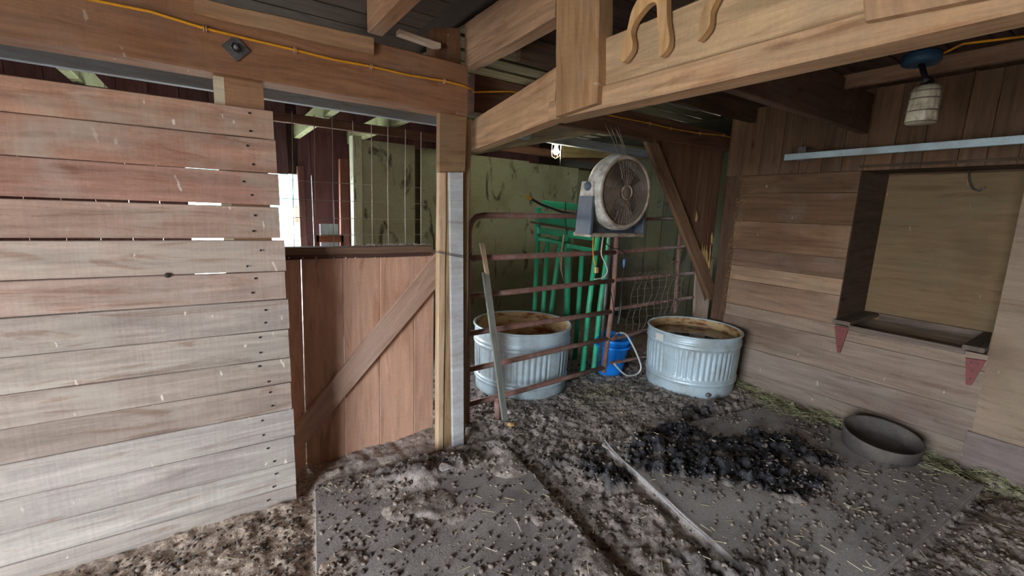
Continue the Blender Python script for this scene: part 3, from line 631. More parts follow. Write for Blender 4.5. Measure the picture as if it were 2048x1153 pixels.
MB().slab((XR-.05, YF1+.115, ZT), (XK-.02, YF1+.115, ZT+.01), (XK-.02, YF1+.005, ZT+.01), (XR-.05, YF1+.005, ZT), (0, 0, -.032), 3, .002, .004).build('arm_board', W_DARK, fd, lin((104, 94, 86)))
MB().slab((XR-.012, YF0-.10, ZT-.034), (XR-.012, YF1+.10, ZT-.034), (XR+.03, YF1+.10, ZT-.034), (XR+.03, YF0-.10, ZT-.034), (0, 0, -.04), 3, .002, .004).build('front_lip', W_DARK, fd, lin((112, 100, 92)))
for k, (x0, x1, z0, z1) in enumerate(((4.28, 4.46, .765, .755), (4.465, 4.64, .755, .77), (4.645, 4.85, .77, .80))):
    MB().slab((x0, YF0-.003, z0), (x0, YF1+.003, z0), (x1, YF1+.003, z1), (x1, YF0-.003, z1), (0, 0, -.02), 3, .001, .003).build('trough_board', W_RIGHT, fd, vary(lin((170, 156, 138)), .06))
MB().slab((4.83, YF0-.12, ZT+.01), (4.83, YF1+.12, ZT+.01), (4.83, YF1+.12, .80), (4.83, YF0-.12, .80), (.02, 0, 0), 3, .001, .003).build('back_lip', W_DARK, fd, lin((120, 106, 96)))
for (a, b, c, d_) in (((1669, 652), (1697, 656), (1680, 706), (1674, 706)), ((1931, 716), (1972, 722), (1942, 772), (1931, 770))):
    P = [atX(*p_, XR-.02) for p_ in (a, b, c, d_)]; br = MB().slab(P[0], P[1], P[2], P[3], (.012, 0, 0), 1, 0, .002)
    b_ = br.build('bracket', M_RED, fd); b_['label'] = 'tapered dull red iron bracket'
    rv = MB()
    for f, kx in ((.15, .3), (.15, .7), (.45, .5), (.75, .5)):
        t0 = P[0].lerp(P[1], kx); t1 = P[3].lerp(P[2], kx); rv.lathe([(.006, 0), (.0001, -.005)], t0.lerp(t1, f)+Vector((-.001, 0, 0)), 'X', 7)
    rv.build('rivets', M_STEEL, b_)['kind'] = 'stuff'
hk = MB().tube([atX(1938, 335, 4.8), atX(1938, 362, 4.79), atX(1945, 378, 4.77), atX(1958, 382, 4.74), atX(1970, 375, 4.72)], .006, 6)
tag(hk.build('rusty_hook', M_STEEL), 'dark curved hook hanging at the top of the feeder back panel', 'hook')
# galvanised rail
gr = empty('galvanised_rail'); tag(gr, 'long galvanised metal rail crossing the right wall above the feeder', 'rail')
MB().slab((4.08, 1.95, 2.20), (4.08, -1.2, 2.215), (4.08, -1.2, 2.165), (4.08, 1.95, 2.15), (.03, 0, 0), 4, 0, .003).build('track', GALV, gr)
MB().slab((4.105, 1.86, 2.25), (4.105, 1.86, 2.14), (4.105, 1.80, 2.14), (4.105, 1.80, 2.25), (.005, 0, 0), 1, 0, .001).slab((4.11, 1.86, 2.25), (XR+.004, 1.86, 2.25), (XR+.004, 1.80, 2.25), (4.11, 1.80, 2.25), (0, 0, -.005), 1, 0, .001).build('bracket', M_STEEL, gr)

# joists of the right bay
joist((1.50, 1.08, 2.145), (4.24, 1.46, 2.33), .05, .28, (92, 70, 58), 'dark joist running from the long beam across to the right wall', axis='X')
joist((3.42, 1.50, 2.49), (3.42, -1.5, 2.49), .05, .085, (120, 90, 70), 'slim brown runner under the ceiling behind the blue light box')
tag(MB().slab((1.56, 2.30, 2.66), (4.2, 2.30, 2.66), (4.2, 2.30, 2.52), (1.56, 2.30, 2.52), (0, .05, 0), 3, .003).build('cross_beam', W_DARK, None, lin((84, 66, 52))), 'shadowed cross beam under the loft in front of the far header', 'beam')

# ================================================================ unlit caged lamp
ul = empty('hanging_lamp'); tag(ul, 'unlit caged lamp with a grimy ribbed jar hanging from a blue box', 'lamp', 'caged lamps')
B = atX(1842, 125, 3.0); J0 = atX(1855, 172, 2.98); J1 = atX(1840, 248, 2.98); ax = (J1-J0).normalized(); Lj = (J1-J0).length
MB().lathe([(.0001, 0), (.07, 0), (.08, .01), (.08, .045), (.07, .055), (.0001, .055)], B-Vector((0, 0, .01)), 'Z', 12).build('junction_box', M_BBOX, ul)
MB().tube([B, J0.lerp(B, .4), J0-ax*.01], [.014, .012, .03], 8).build('socket', M_BLACK, ul)
MB().lathe([(.026, -.004), (.046, .004), (.054, .02), (.056, Lj*.3), (.058, Lj*.6), (.060, Lj-.01), (.055, Lj), (.0001, Lj)], J0, n=48, ax=ax, rad=lambda a, h: .003*math.cos(a*14)).build('ribbed_jar', plain('grimy_glass', (176, 170, 150), .35, 0, (105, 95, 78), .8, 18), ul)
cg = MB()
for h in (.03, Lj*.36, Lj*.68, Lj-.005): 
    cg.lathe([(.064+.0025*math.cos(t), h+.0025*math.sin(t)) for t in (0, 1.57, 3.14, 4.71)], J0, n=24, closed=True, ax=ax)
cg.build('wire_cage', M_WIRE, ul)
tag(MB().tube([atX(1862, 118, 3.0), atX(1900, 100, 3.1), atX(1925, 88, 3.2), atX(1990, 80, 3.25), atX(2070, 70, 3.3)], .006, 6).build('lamp_cable', M_CORD), 'worn cable running from the blue box to the right along the runner', 'cable')

# ================================================================ BACK ROOM
YB = 5.0
WB = struct(MB().box((1.55, YB+.06, 0), (5.6, YB+.12, 2.3)).build('wall_back', W_DARK, None, lin((70, 64, 44))))
GP = lin((164, 168, 140))
def gpan(x0, x1, yo=0, z1=2.32, col=GP):
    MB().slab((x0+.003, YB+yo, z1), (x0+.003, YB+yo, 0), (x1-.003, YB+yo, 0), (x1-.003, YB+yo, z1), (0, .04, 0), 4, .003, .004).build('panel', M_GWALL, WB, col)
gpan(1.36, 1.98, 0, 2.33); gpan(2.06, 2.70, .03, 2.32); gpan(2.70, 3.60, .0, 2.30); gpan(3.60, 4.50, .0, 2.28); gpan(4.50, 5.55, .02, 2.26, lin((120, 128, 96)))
MB().slab((1.27, YB-.03, 2.36), (1.27, YB-.03, 0), (1.36, YB-.03, 0), (1.36, YB-.03, 2.36), (0, .16, 0), 5, .006, .006).build('lit_end_post', M_GWALL, WB, lin((196, 206, 176)))  # paler than the wall panels: window light on the wall end put into the colour
# right side wall of the back room
wrb = struct(MB().box((5.35, 2.7, 0), (5.40, 6.6, 2.9)).build('wall_right_rear', W_DARK, None, lin((60, 62, 54))))
for i in range(9):
    y0 = 2.75+i*.27
    MB().slab((5.33, y0, 2.5), (5.33, y0, 0), (5.33, y0+.26, 0), (5.33, y0+.26, 2.5), (.02, 0, 0), 3, .002, .004).build('board', M_GWALL, wrb, vary(lin((110, 118, 104)), .15))
# far wall with doorway
YO = 6.5
wf = struct(MB().box((-3.3, YO+.05, 2.0), (5.6, YO+.1, 2.95)).build('wall_far', W_DARK, None, lin((60, 46, 42))))
for i in range(30):
    x0 = -3.2+i*.27
    if -.35 < x0 < .8:
        MB().slab((x0, YO, 2.9), (x0, YO, 1.99), (x0+.265, YO, 1.99), (x0+.265, YO, 2.9), (0, .03, 0), 3, .001, .003).build('board', W_DARK, wf, vary(lin((100, 74, 72)), .15))
    else:
        MB().slab((max(x0, .97) if x0 > 0 else x0, YO, 2.9), (max(x0, .97) if x0 > 0 else x0, YO, 0), (x0+.265, YO, 0), (x0+.265, YO, 2.9), (0, .03, 0), 3, .001, .003).build('board', W_DARK, wf, vary(lin((112, 78, 76)), .15))
struct(MB().slab((.94, 6.44, 2.1), (.94, 6.44, 0), (1.02, 6.44, 0), (1.02, 6.44, 2.1), (0, .06, 0), 3, .002, .004).build('trim_1', W_DARK, None, lin((120, 84, 74))))
tag(MB().slab(atY(680, 318, 5.9), Vector((atY(680, 505, 5.9).x, 5.9, 0)), Vector((atY(699, 505, 5.9).x, 5.9, 0)), atY(697, 318, 5.9), (0, .08, 0), 3, .003, .004).build('rear_post', W_DOOR, None, lin((130, 84, 70))), 'reddish brown post in the back room left of the green wall end', 'post')
# corrugated sheet
cs = empty('corrugated_sheet'); tag(cs, 'small piece of corrugated metal sheet crossed by a brown rail, seen over the door', 'metal sheet')
def corr(x0, x1, z0, z1, Y, nw=7):
    mb = MB(); n = nw*8
    for z in (z0, z1):
        for k in range(n+1): x = x0+(x1-x0)*k/n; mb.v.append(Vector((x, Y+.012*math.cos(k/8*2*math.pi), z)))
    for k in range(n): mb.face((k, k+1, n+2+k, n+1+k), [(k/n, 0), ((k+1)/n, 0), ((k+1)/n, 1), (k/n, 1)], True)
    return mb
a_, b_ = atY(640, 448, 5.6), atY(675, 505, 5.6)
corr(a_.x-.01, b_.x+.02, .6, a_.z, 5.6).build('sheet', plain('pale_corrugated', (205, 220, 232), .6), cs)
MB().slab((a_.x-.06, 5.54, atY(640, 472, 5.54).z), (b_.x+.06, 5.54, atY(640, 472, 5.54).z), (b_.x+.06, 5.54, atY(640, 485, 5.54).z), (a_.x-.06, 5.54, atY(640, 485, 5.54).z), (0, .03, 0), 2, .002).build('rail', W_DOOR, cs, lin((140, 84, 64)))
for x in (a_.x-.06, b_.x+.03): MB().slab((x, 5.54, a_.z-.12), (x, 5.54, 0), (x+.035, 5.54, 0), (x+.035, 5.54, a_.z-.12), (0, .03, 0), 1).build('leg', W_DOOR, cs, lin((110, 60, 50)))
# rear beams and joists
pb = MB().slab((-3.2, 3.55, 2.435), (4.8, 3.55, 2.385), (4.8, 3.55, 2.30), (-3.2, 3.55, 2.345), (0, .06, 0), 9, .003, .005).build('rear_beam', W_WHITE, None, lin((150, 160, 168)))
tag(pb, 'pale blue grey beam in the back room seen under the header beam', 'beam')
tag(MB().slab((-3.2, 4.6, 2.44), (5.3, 4.6, 2.42), (5.3, 4.6, 2.33), (-3.2, 4.6, 2.36), (0, .06, 0), 6, .003, .005).build('rear_beam', W_DARK, None, lin((112, 82, 68))), 'brown beam further back above the green wall', 'beam')
for x, lb_ in ((-.75, 'green painted joist seen above the plank wall at far left'), (.95, 'green painted joist above the small bright doorway'), (1.60, 'green painted joist above the left end of the green wall'), (2.9, 'green painted joist passing beside the lit lamp')):
    o = joist((x, 3.3, 2.44), (x, 6.4, 2.44), .07, .16, (170, 182, 136), lb_, M_GWALL, grp='green painted joists in the back room')
joist((2.62, 2.75, 2.285), (2.55, 4.9, 2.26), .06, .16, (120, 108, 84), 'joist beside the lit lamp, its lower edge shining', W_DARK)
tag(MB().slab(atY(1128, 277, 4.4), atY(1300, 296, 4.4), atY(1300, 318, 4.4), atY(1128, 315, 4.4), (0, .04, 0), 3, .003).build('lamp_board', W_PLY, None, lin((168, 153, 112))), 'yellowish board behind the lit lamp and above the fan', 'board')
# lit caged lamp
ll = empty('hanging_lamp'); tag(ll, 'lit caged bulb hanging over the green wall', 'lamp', 'caged lamps')
LP = atY(1112, 303, 3.7)
MB().lathe([(.0001, .095), (.05, .095), (.05, .075), (.046, .07), (.0001, .07)], LP, 'Z', 20).build('collar', M_WCABLE, ll)
MB().lathe([(.0001, -.035), (.015, -.031), (.027, -.018), (.031, 0), (.027, .018), (.016, .038), (.013, .07)], LP, 'Z', 20).build('bulb', emis('bulb_glow', (255, 246, 205), 15), ll)
cg = MB()
for k in range(4):
    a = k*math.pi/2+.5; cg.tube([LP+Vector((math.cos(a)*.047, math.sin(a)*.047, .07)), LP+Vector((math.cos(a)*.05, math.sin(a)*.05, 0)), LP+Vector((math.cos(a)*.042, math.sin(a)*.042, -.05)), LP+Vector((0, 0, -.075))], .0025, 5)
cg.lathe([(.05+.002*math.cos(t), .002*math.sin(t)) for t in (0, 1.57, 3.14, 4.71)], LP, n=20, closed=True).build('wire_cage', M_STAPLE, ll)
MB().box((LP.x-.02, LP.y-.02, LP.z+.095), (LP.x+.02, LP.y+.02, LP.z+.14)).build('mount', M_BLACK, ll)
tag(MB().tube([LP+Vector((.065, 0, .10)), LP+Vector((.063, 0, -.05)), LP+Vector((.065, 0, -.16))], .0014, 5).build('pull_string', M_WCABLE), 'thin pull string hanging beside the lit bulb', 'string')
pt = bpy.data.lights.new('bulb_light', 'POINT'); pt.energy = 5; pt.color = (1, .93, .72); pt.shadow_soft_size = .034
plo = bpy.data.objects.new('bulb_light', pt); COL.objects.link(plo); plo.location = LP; plo.parent = ll

# ================================================================ PIPE GATES
def pipe(name, par, P, r=.021, mat=M_PIPE, n=12): return MB().tube(P, r, n).build(name, mat, par)
YG = 2.72
g1 = empty('pipe_gate'); tag(g1, 'rusty brown six rail pipe gate beside the corner post, the left tank behind it', 'gate')
tlp = [atY(934, 860, YG), atY(935, 700, YG), atY(937, 500, YG), atY(938, 462, YG), atY(942, 445, YG), atY(952, 434, YG), atY(968, 431, YG), atY(1100, 432, YG), atY(1232, 434, YG)]
pipe('frame', g1, tlp)
for a, b in (((938, 517), (1233, 505)), ((938, 593), (1226, 562)), ((937, 668), (1227, 623)), ((936, 740), (1218, 677)), ((934, 810), (1207, 736))):
    P0, P1 = atY(*a, YG), atY(*b, YG); pipe('rail', g1, [P0, P0.lerp(P1, .33)+Vector((0, 0, random.uniform(-.006, .003))), P0.lerp(P1, .66), P1])
pipe('upright', g1, [atY(1236, 434, YG+.0), atY(1226, 600, YG+.0), atY(1207, 745, YG+.0)], .022)
pipe('support_stub', g1, [atY(994, 795, YG-.03), atY(997, 852, YG-.03)], .022)
pipe('latch', g1, [atY(944, 498, YG), atY(941, 520, YG-.04), atY(950, 524, YG-.05)], .006, M_STEEL)
g2 = empty('pipe_gate'); tag(g2, 'rusty pipe gate section right of the blue bucket, with wire netting on it', 'gate')
Y2 = 2.90
pipe('upright', g2, [atY(1222, 468, Y2), atY(1198, 738, Y2)], .016, M_STEEL)
for a, b in (((1236, 440), (1372, 436)), ((1234, 505), (1385, 492)), ((1229, 561), (1396, 546)), ((1229, 619), (1392, 594)), ((1224, 679), (1300, 660), ), ((1222, 727), (1300, 712))):
    pipe('rail', g2, [atY(*a, Y2), atY(*b, Y2)], .018)
pipe('upright', g2, [atY(1360, 470, Y2), atY(1345, 690, Y2)], .019)
pipe('hinge_lug', g2, [atY(1343, 524, Y2), atY(1357, 524, Y2)], .008)
# netting
nt_ = empty('wire_netting'); tag(nt_, 'sagging wire netting tied over the gate rail behind the right tank', 'netting')
rows = []
xs_ = [1272, 1284, 1296, 1309, 1322, 1335, 1346, 1358, 1370]
YN = 2.87
for i, x in enumerate(xs_):
    P = []
    for j in range(9):
        f = j/8; P.append(atY(x-f*22+2.5*math.sin(j*1.7+i), 552-i*1.2+f*112, YN)+Vector((0, random.uniform(-.006, .006), 0)))
    rows.append(P); MB().tube(P, .0028, 5).build('wire', M_WIRE, nt_)
for j in range(1, 9):
    MB().tube([rows[i][j] for i in range(len(xs_))], .0022, 5).build('wire', M_WIRE, nt_)
tw = MB()
for i in range(9):
    x = 1270+i*10; p_ = atY(x, 551-i*1.0, Y2); tw.lathe([(.021+.0028*math.cos(t), .0028*math.sin(t)) for t in (0, 1.57, 3.14, 4.71)], p_, n=14, closed=True, ax=(1, .3*math.sin(i*2), .4*math.cos(i)))
tw.build('twist_ties', M_WIRE, nt_)['kind'] = 'stuff'
# leaning batten
bt = MB().slab(atY(961, 487, 2.66), atY(972, 549, 2.645), atY(979, 549, 2.645), atY(970, 487, 2.66), (0, .02, 0), 2, .002, .002)
lt = empty('leaning_batten'); tag(lt, 'narrow weathered batten with a broken pale top leaning on the pipe gate', 'batten')
bt.build('broken_tip', W_PALE, lt, lin((186, 163, 134)))
MB().slab(atY(966, 546, 2.648), atY(1006, 842, 2.50), atY(1017, 842, 2.50), atY(979, 546, 2.648), (0, .022, 0), 5, .001, .002).build('stick', W_WHITE, lt, lin((116, 120, 114)))

# ================================================================ STOCK TANKS
def tank(cx, cy, z0, R, Ht, label, rot=0, sticker=False, level=.80):
    t = empty('stock_tank'); tag(t, label, 'tank', 'round galvanised stock tanks')
    def corrug(a, h):
        k = sstep(.16, .20, h-z0)*sstep(.44, .40, h-z0); gate = 1.0 if (math.degrees(a) % 90) > 14 else 0.0
        return float(min(.0045, .009*math.cos(a*52))*k*gate)
    hs = np.concatenate([np.linspace(0, .10, 5), np.linspace(.105, .17, 9), np.linspace(.18, .42, 5), np.linspace(.43, .52, 11), np.linspace(.53, Ht-.012, 3)])
    prof = []
    for h in hs:
        r = R*(.955+.045*min(1, h/.5)); r += .012*math.exp(-((h-.125)/.012)**2)+.011*math.exp(-((h-.155)/.010)**2)+.012*math.exp(-((h-.455)/.012)**2)+.011*math.exp(-((h-.49)/.010)**2)
        if h < .01: r -= .01
        prof.append((r, z0+h))
    MB().lathe(prof, (cx, cy, 0), 'Z', 312, rad=corrug).build('side_wall', GALV, t)
    MB().lathe([(R+.004+.011*math.cos(a), z0+Ht+.011*math.sin(a)) for a in np.linspace(0, 2*math.pi, 9)[:-1]], (cx, cy, 0), 'Z', 64, closed=True).build('rolled_rim', GALV, t)
    MB().lathe([(R-.008, z0+Ht), (R-.014, z0+.4), (R-.03, z0+.03), (.001, z0+.025)], (cx, cy, 0), 'Z', 64).build('rusty_lining', M_RUSTIN, t)
    MB().disc((cx, cy, z0+Ht*level), R-.012, n=64).build('water', M_WATER, t)
    d = Vector((-cx, -cy, 0)).normalized(); s_ = Vector((-d.y, d.x, 0))
    if sticker:
        a = math.atan2(-cy, -cx)-.72; mbs = MB(); N = 6; rr = R+.0145
        for z in (Ht-.085, Ht-.02):
            for k in range(N+1): an = a+(k/N-.5)*.23; mbs.v.append(Vector((cx+math.cos(an)*rr, cy+math.sin(an)*rr, z0+z)))
        for k in range(N): mbs.face((k, k+1, N+2+k, N+1+k), None, True)
        mbs.build('sticker', M_WCABLE, t)
        an = math.atan2(-cy, -cx)+.45; MB().lathe([(.0001, .025), (.018, .022), (.022, 0)], (cx+math.cos(an)*R*.96, cy+math.sin(an)*R*.96, z0+.045), n=12, ax=(math.cos(an), math.sin(an), 0)).build('drain_plug', M_STEEL, t)
    return t
tank(2.34, 3.25, .0, .445, .61, 'round galvanised stock tank behind the pipe gate, next to the corner post', level=.62)
tank(3.757, 2.401, .045, .415, .555, 'round galvanised stock tank in the corner by the right wall, small white sticker on it', sticker=True, level=.86)

# ================================================================ FEED PAN
fp = MB(); cx, cy = 3.90, .93; ax_p = Vector((-.10, -.10, 1)).normalized()
fp.lathe([(.001, .02), (.18, .02), (.195, .03), (.220, .120), (.226, .127), (.232, .125), (.233, .115), (.220, .0), (.205, -.01)], (cx, cy, MTOP+.01), n=64, ax=ax_p)
tag(fp.build('feed_pan', M_RUBBER), 'round black rubber feed pan tilted at the foot of the right wall', 'feed pan')

# ================================================================ FAN
fn = empty('box_fan'); tag(fn, 'round grimy white barn fan with a slate grey stand hung from the far header', 'fan')
FC = atY(1253, 385, 2.36); RO = .262
MB().lathe([(RO-.005, .0), (RO+.012, .003), (RO+.026, .03), (RO+.030, .09), (RO+.012, .15), (RO-.04, .19), (RO-.07, .195), (RO-.07, .185), (RO-.01, .12), (RO-.008, .03)], FC, 'Y', 72, closed=True).build('housing', M_WHITE, fn)
MB().lathe([(RO+.004, -.006), (RO+.012, 0), (RO+.004, .008), (RO-.016, .006), (RO-.018, -.002)], FC, 'Y', 72, closed=True).build('front_bezel', M_GRIME, fn)
for k in range(16):
    r = .064+k*(RO-.078)/16+.006
    MB().lathe([(r+.0028*math.cos(t), .002+.0028*math.sin(t)) for t in (.78, 2.36, 3.93, 5.5)], FC, 'Y', 60, closed=True).build('grille_ring', M_GRILL, fn)
for s_ in (1, -1):
    for a in (-26, -16, -7, 0, 7, 16, 26):
        t = math.radians(a); d = Vector((math.sin(t), 0, math.cos(t)*s_)); MB().tube([FC+d*.05, FC+d*(RO-.012)], .0030, 5).build('grille_spoke', M_GRILL, fn)
MB().lathe([(.0001, -.010), (.038, -.009), (.044, -.004), (.05, .006)], FC, 'Y', 32).build('hub', M_GRILL, fn)
MB().lathe([(.046, -.012), (.056, -.012), (.058, .004), (.044, .004)], FC, 'Y', 32, closed=True).build('hub_ring', M_GRIME, fn)
for k in range(5):
    mb = MB(); a0 = k*2*math.pi/5+.3; n = 6
    for i in range(n):
        r = .05+(RO-.08)*i/(n-1)
        for j in range(4):
            a = a0+(j/3)*(.7)+.15*i/(n-1); mb.v.append(FC+Vector((math.cos(a)*r, .06+.05*j/3, math.sin(a)*r)))
    for i in range(n-1):
        for j in range(3): mb.face((i*4+j, i*4+j+1, (i+1)*4+j+1, (i+1)*4+j), None, True)
    o = mb.build('blade', M_BLADE, fn); sm = o.modifiers.new('thick', 'SOLIDIFY'); sm.thickness = .003
MB().lathe([(.0001, .05), (.05, .05), (.055, .13), (.04, .18), (.0001, .18)], FC, 'Y', 24).build('motor', M_BLADE, fn)
bk = MB()
for k in range(10): 
    r = .05+k*.017; bk.lathe([(r+.0022*math.cos(t), .192+.0022*math.sin(t)) for t in (.78, 2.36, 3.93, 5.5)], FC, 'Y', 32, closed=True)
for k in range(8): a = k*math.pi/4; bk.tube([FC+Vector((math.cos(a)*.04, .195, math.sin(a)*.04)), FC+Vector((math.cos(a)*.205, .19, math.sin(a)*.205))], .003, 5)
bk.build('rear_grille', M_GRILL, fn)
ZB = FC.z-.325
for s_ in (-1, 1):
    xa = FC.x+s_*(RO+.045)
    def armq(z): # y-range of arm at height
        f = (z-ZB)/(FC.z+.05-ZB); return (FC.y+.045, FC.y+.215-.03*f)
    mb = MB(); zz = [ZB, ZB+.06, ZB+.15, FC.z-.04]
    for i in range(3):
        za, zb = zz[i], zz[i+1]; (ya, yb), (yc, yd) = armq(za), armq(zb)
        o0 = s_*(-.05 if i == 0 else 0); 
        mb.slab((xa+o0*0, ya, za), (xa, yc, zb), (xa, yd, zb), (xa+o0*0, yb, za), (-s_*.028, 0, 0), 1, 0, .004)
    mb.build('stand_arm', M_SLATE, fn)
    (ya, yb), (yc, yd) = armq(FC.z-.04), armq(FC.z+.05)
    MB().slab((xa-s_*.001, ya, FC.z-.042), (xa-s_*.001, yc+.01, FC.z+.065), (xa-s_*.001, yd-.01, FC.z+.065), (xa-s_*.001, yb, FC.z-.042), (-s_*.028, 0, 0), 2, 0, .006).build('arm_cap', M_WHITE, fn)
    MB().lathe([(.0001, .018), (.028, .016), (.034, .006), (.034, -.02)], (xa, FC.y+.10, FC.z+.03), n=24, ax=(s_, 0, 0)).build('pivot_knob', M_SLATE, fn)
def arc(z_off, r, a0, a1, n=14): return [FC+Vector((math.sin(a0+(a1-a0)*k/n)*r, 0, -math.cos(a0+(a1-a0)*k/n)*r)) for k in range(n+1)]
# curved cradle of the stand below the housing
cr = MB(); A = arc(0, RO+.034, -1.05, 1.05, 16)
for i in range(16):
    a, b = A[i], A[i+1]; ca = Vector((a.x, 0, max(ZB, a.z-.0))); lowa = Vector((FC.x+(a.x-FC.x)*1.03, 0, ZB)); lowb = Vector((FC.x+(b.x-FC.x)*1.03, 0, ZB))
    if a.z > ZB+.005 or b.z > ZB+.005: cr.slab((a.x, FC.y+.13, max(a.z, ZB)), (lowa.x, FC.y+.13, ZB-.002), (lowb.x, FC.y+.13, ZB-.002), (b.x, FC.y+.13, max(b.z, ZB)), (0, .09, 0), 1, 0, .001)
cr.build('cradle', M_SLATE, fn)
MB().slab((FC.x-RO-.035, FC.y+.045, ZB+.012), (FC.x+RO+.035, FC.y+.045, ZB+.012), (FC.x+RO+.035, FC.y+.24, ZB+.012), (FC.x-RO-.035, FC.y+.24, ZB+.012), (0, 0, -.03), 2, 0, .010).build('base', M_GRIME, fn)
hg = MB()
for dx, px1, py1 in ((-.06, 1192, 285), (-.03, 1201, 283), (.05, 1246, 287), (.02, 1250, 270)):
    P1 = FC+Vector((dx, .06, RO+.02)); P0 = Vector((P1.x+random.uniform(-.03, .03), 2.57, 2.33)); hg.tube([P0, P0.lerp(P1, .5)+Vector((random.uniform(-.02, .02), 0, 0)), P1], .003, 5)
hg.build('hanging_wire', M_WIRE, fn)

# cables around the fan
def cab(name, pts, r, mat, label, Y=2.66):
    P = [atY(x, y, (yy[0] if yy else Y)) for (x, y, *yy) in pts]
    Q = []
    for i in range(len(P)-1):
        p0, p1, p2, p3 = P[max(i-1, 0)], P[i], P[i+1], P[min(i+2, len(P)-1)]
        for k in range(5):
            t = k/5; Q.append(.5*((2*p1)+(p2-p0)*t+(2*p0-5*p1+4*p2-p3)*t*t+(3*p1-p0-3*p2+p3)*t**3))
    Q.append(P[-1]); o = MB().tube(Q, r, 7).build(name, mat); tag(o, label, 'cable'); return o
yc = cab('yellow_cable', [(1188, 464, 2.55), (1186, 490), (1187, 515), (1191, 532)], .0055, M_CORD, 'short yellow cable with a plug hanging under the fan')
pg = atY(1194, 540, 2.66); MB().slab(pg+Vector((-.012, 0, .022)), pg+Vector((.016, 0, .018)), pg+Vector((.02, 0, -.028)), pg+Vector((-.008, 0, -.03)), (0, .02, 0), 1, 0, .003).build('plug', M_SPLINT, yc)
cab('white_cable', [(1208, 464, 2.55), (1204, 490), (1203, 510), (1212, 530), (1214, 545), (1205, 556), (1189, 559)], .0055, M_WCABLE, 'white cable looping down under the fan')
cab('black_cable', [(1173, 443, 2.66), (1180, 450), (1190, 462), (1205, 480), (1222, 495), (1240, 500), (1250, 508), (1248, 530), (1243, 580), (1240, 610), (1233, 652)], .0042, M_BLACK, 'thin black cable draped from the gate top down to the blue bucket')
gc = cab('grey_cable', [(1248, 520, 2.665), (1247, 540, 2.665), (1243, 580, 2.665), (1241, 620, 2.665), (1236, 648, 2.665)], .004, M_GREYC, 'grey heater cable with a blue connector hanging above the blue bucket')
p_ = atY(1248, 527, 2.66); MB().tube([p_+Vector((0, 0, .04)), p_+Vector((0, 0, .03)), p_, p_-Vector((0, 0, .04))], [.004, .012, .013, .005], 8).build('connector', plain('pale_blue', (90, 130, 190), .5), gc)
cab('dark_lead', [(1221, 500, 2.68), (1218, 560, 2.68), (1225, 600, 2.67), (1232, 650, 2.67), (1240, 672, 2.67)], .004, M_BLACK, 'black lead running down the gate upright')
# twigs / straps on head gate
# ================================================================ GREEN HEAD GATE
hgx = empty('cattle_headgate'); tag(hgx, 'green painted steel cattle headgate standing behind the pipe gate', 'headgate')
def gp(x0, y0, x1, y1, Y, r=.027, mid=None):
    P = [atY(x0, y0, Y)]; 
    if mid: P.append(atY(mid[0], mid[1], Y))
    P.append(atY(x1, y1, Y)); d = P[-1]-P[-2]
    P.append(P[-1]+d*max(0, (P[-1].z-.0)/max(1e-3, -d.z))) if P[-1].z > .02 else None
    MB().tube(P, r, 14).build('pipe', M_GREEN, hgx)
YA, YC = 3.12, 3.62
gp(1198, 455, 1165, 742, YA, .026, (1177, 620)); gp(1221, 462, 1187, 742, YA, .026, (1200, 610))
gp(1077, 435, 1069, 620, YC, .024); gp(1096, 475, 1086, 621, YC, .024); gp(1124, 470, 1102, 623, YC, .026, (1112, 545))
gp(1136, 465, 1134, 630, YC-.05, .034, (1135, 545)); gp(1165, 495, 1155, 640, YC-.1, .026)
def bar(a, b, c, d_, Y, t=.03): MB().slab(atY(*a, Y), atY(*b, Y), atY(*c, Y), atY(*d_, Y), (0, t, 0), 2, 0, .003).build('bar', M_GREEN, hgx)
bar((1087, 401), (1180, 411), (1180, 423), (1088, 415), 3.75)
bar((1077, 422), (1186, 436), (1186, 462), (1077, 445), 3.5, .02)
bar((1077, 455), (1186, 468), (1186, 482), (1078, 467), 3.45)
MB().tube([atY(1076, 477, 3.55), atY(1112, 484, 3.5), atY(1187, 504, 3.4)], .022, 12).build('cross_pipe', M_GREEN, hgx)
bar((1138, 488), (1186, 497), (1186, 506), (1138, 496), 3.38)
bar((1075, 415), (1083, 415), (1081, 480), (1074, 480), 3.72, .04)
MB().slab(atY(1080, 446, 3.48), atY(1186, 463, 3.48), atY(1186, 463, 3.48)+Vector((.04, .22, .01)), atY(1080, 446, 3.48)+Vector((.04, .22, .01)), (0, 0, -.02), 2, .002).build('top_plate', plain('dusty_plate', (92, 80, 66), .8), hgx)
tag(MB().tube([atY(1056, 394, 3.30), atY(1080, 408, 3.32), atY(1123, 424, 3.36), atY(1150, 428, 3.4)], .012, 8).build('control_lever', M_BLACK), 'dark lever rod with a yellow tip resting on top of the headgate', 'lever')
MB().tube([atY(1054, 393, 3.30), atY(1062, 398, 3.302)], .0135, 8).build('yellow_tip', M_CORD, bpy.data.objects['control_lever'])
tag(MB().tube([atY(1128, 470, 3.43), atY(1124, 500, 3.43), atY(1122, 540, 3.43), atY(1128, 563, 3.43)], [.008, .006, .007, .003], 6).tube([atY(1122, 540, 3.43), atY(1120, 520, 3.43), atY(1127, 470, 3.43)], [.003, .005, .004], 5).build('dry_twig', M_STAPLE), 'pale dry stalk caught on the headgate behind the gate rails', 'twig')
tag(MB().tube([atY(1131, 404, 3.3), atY(1131, 440, 3.3), atY(1134, 470, 3.3)], .005, 6).build('hanging_strap', M_BLACK), 'dark strap hanging over the top bar of the headgate', 'strap')

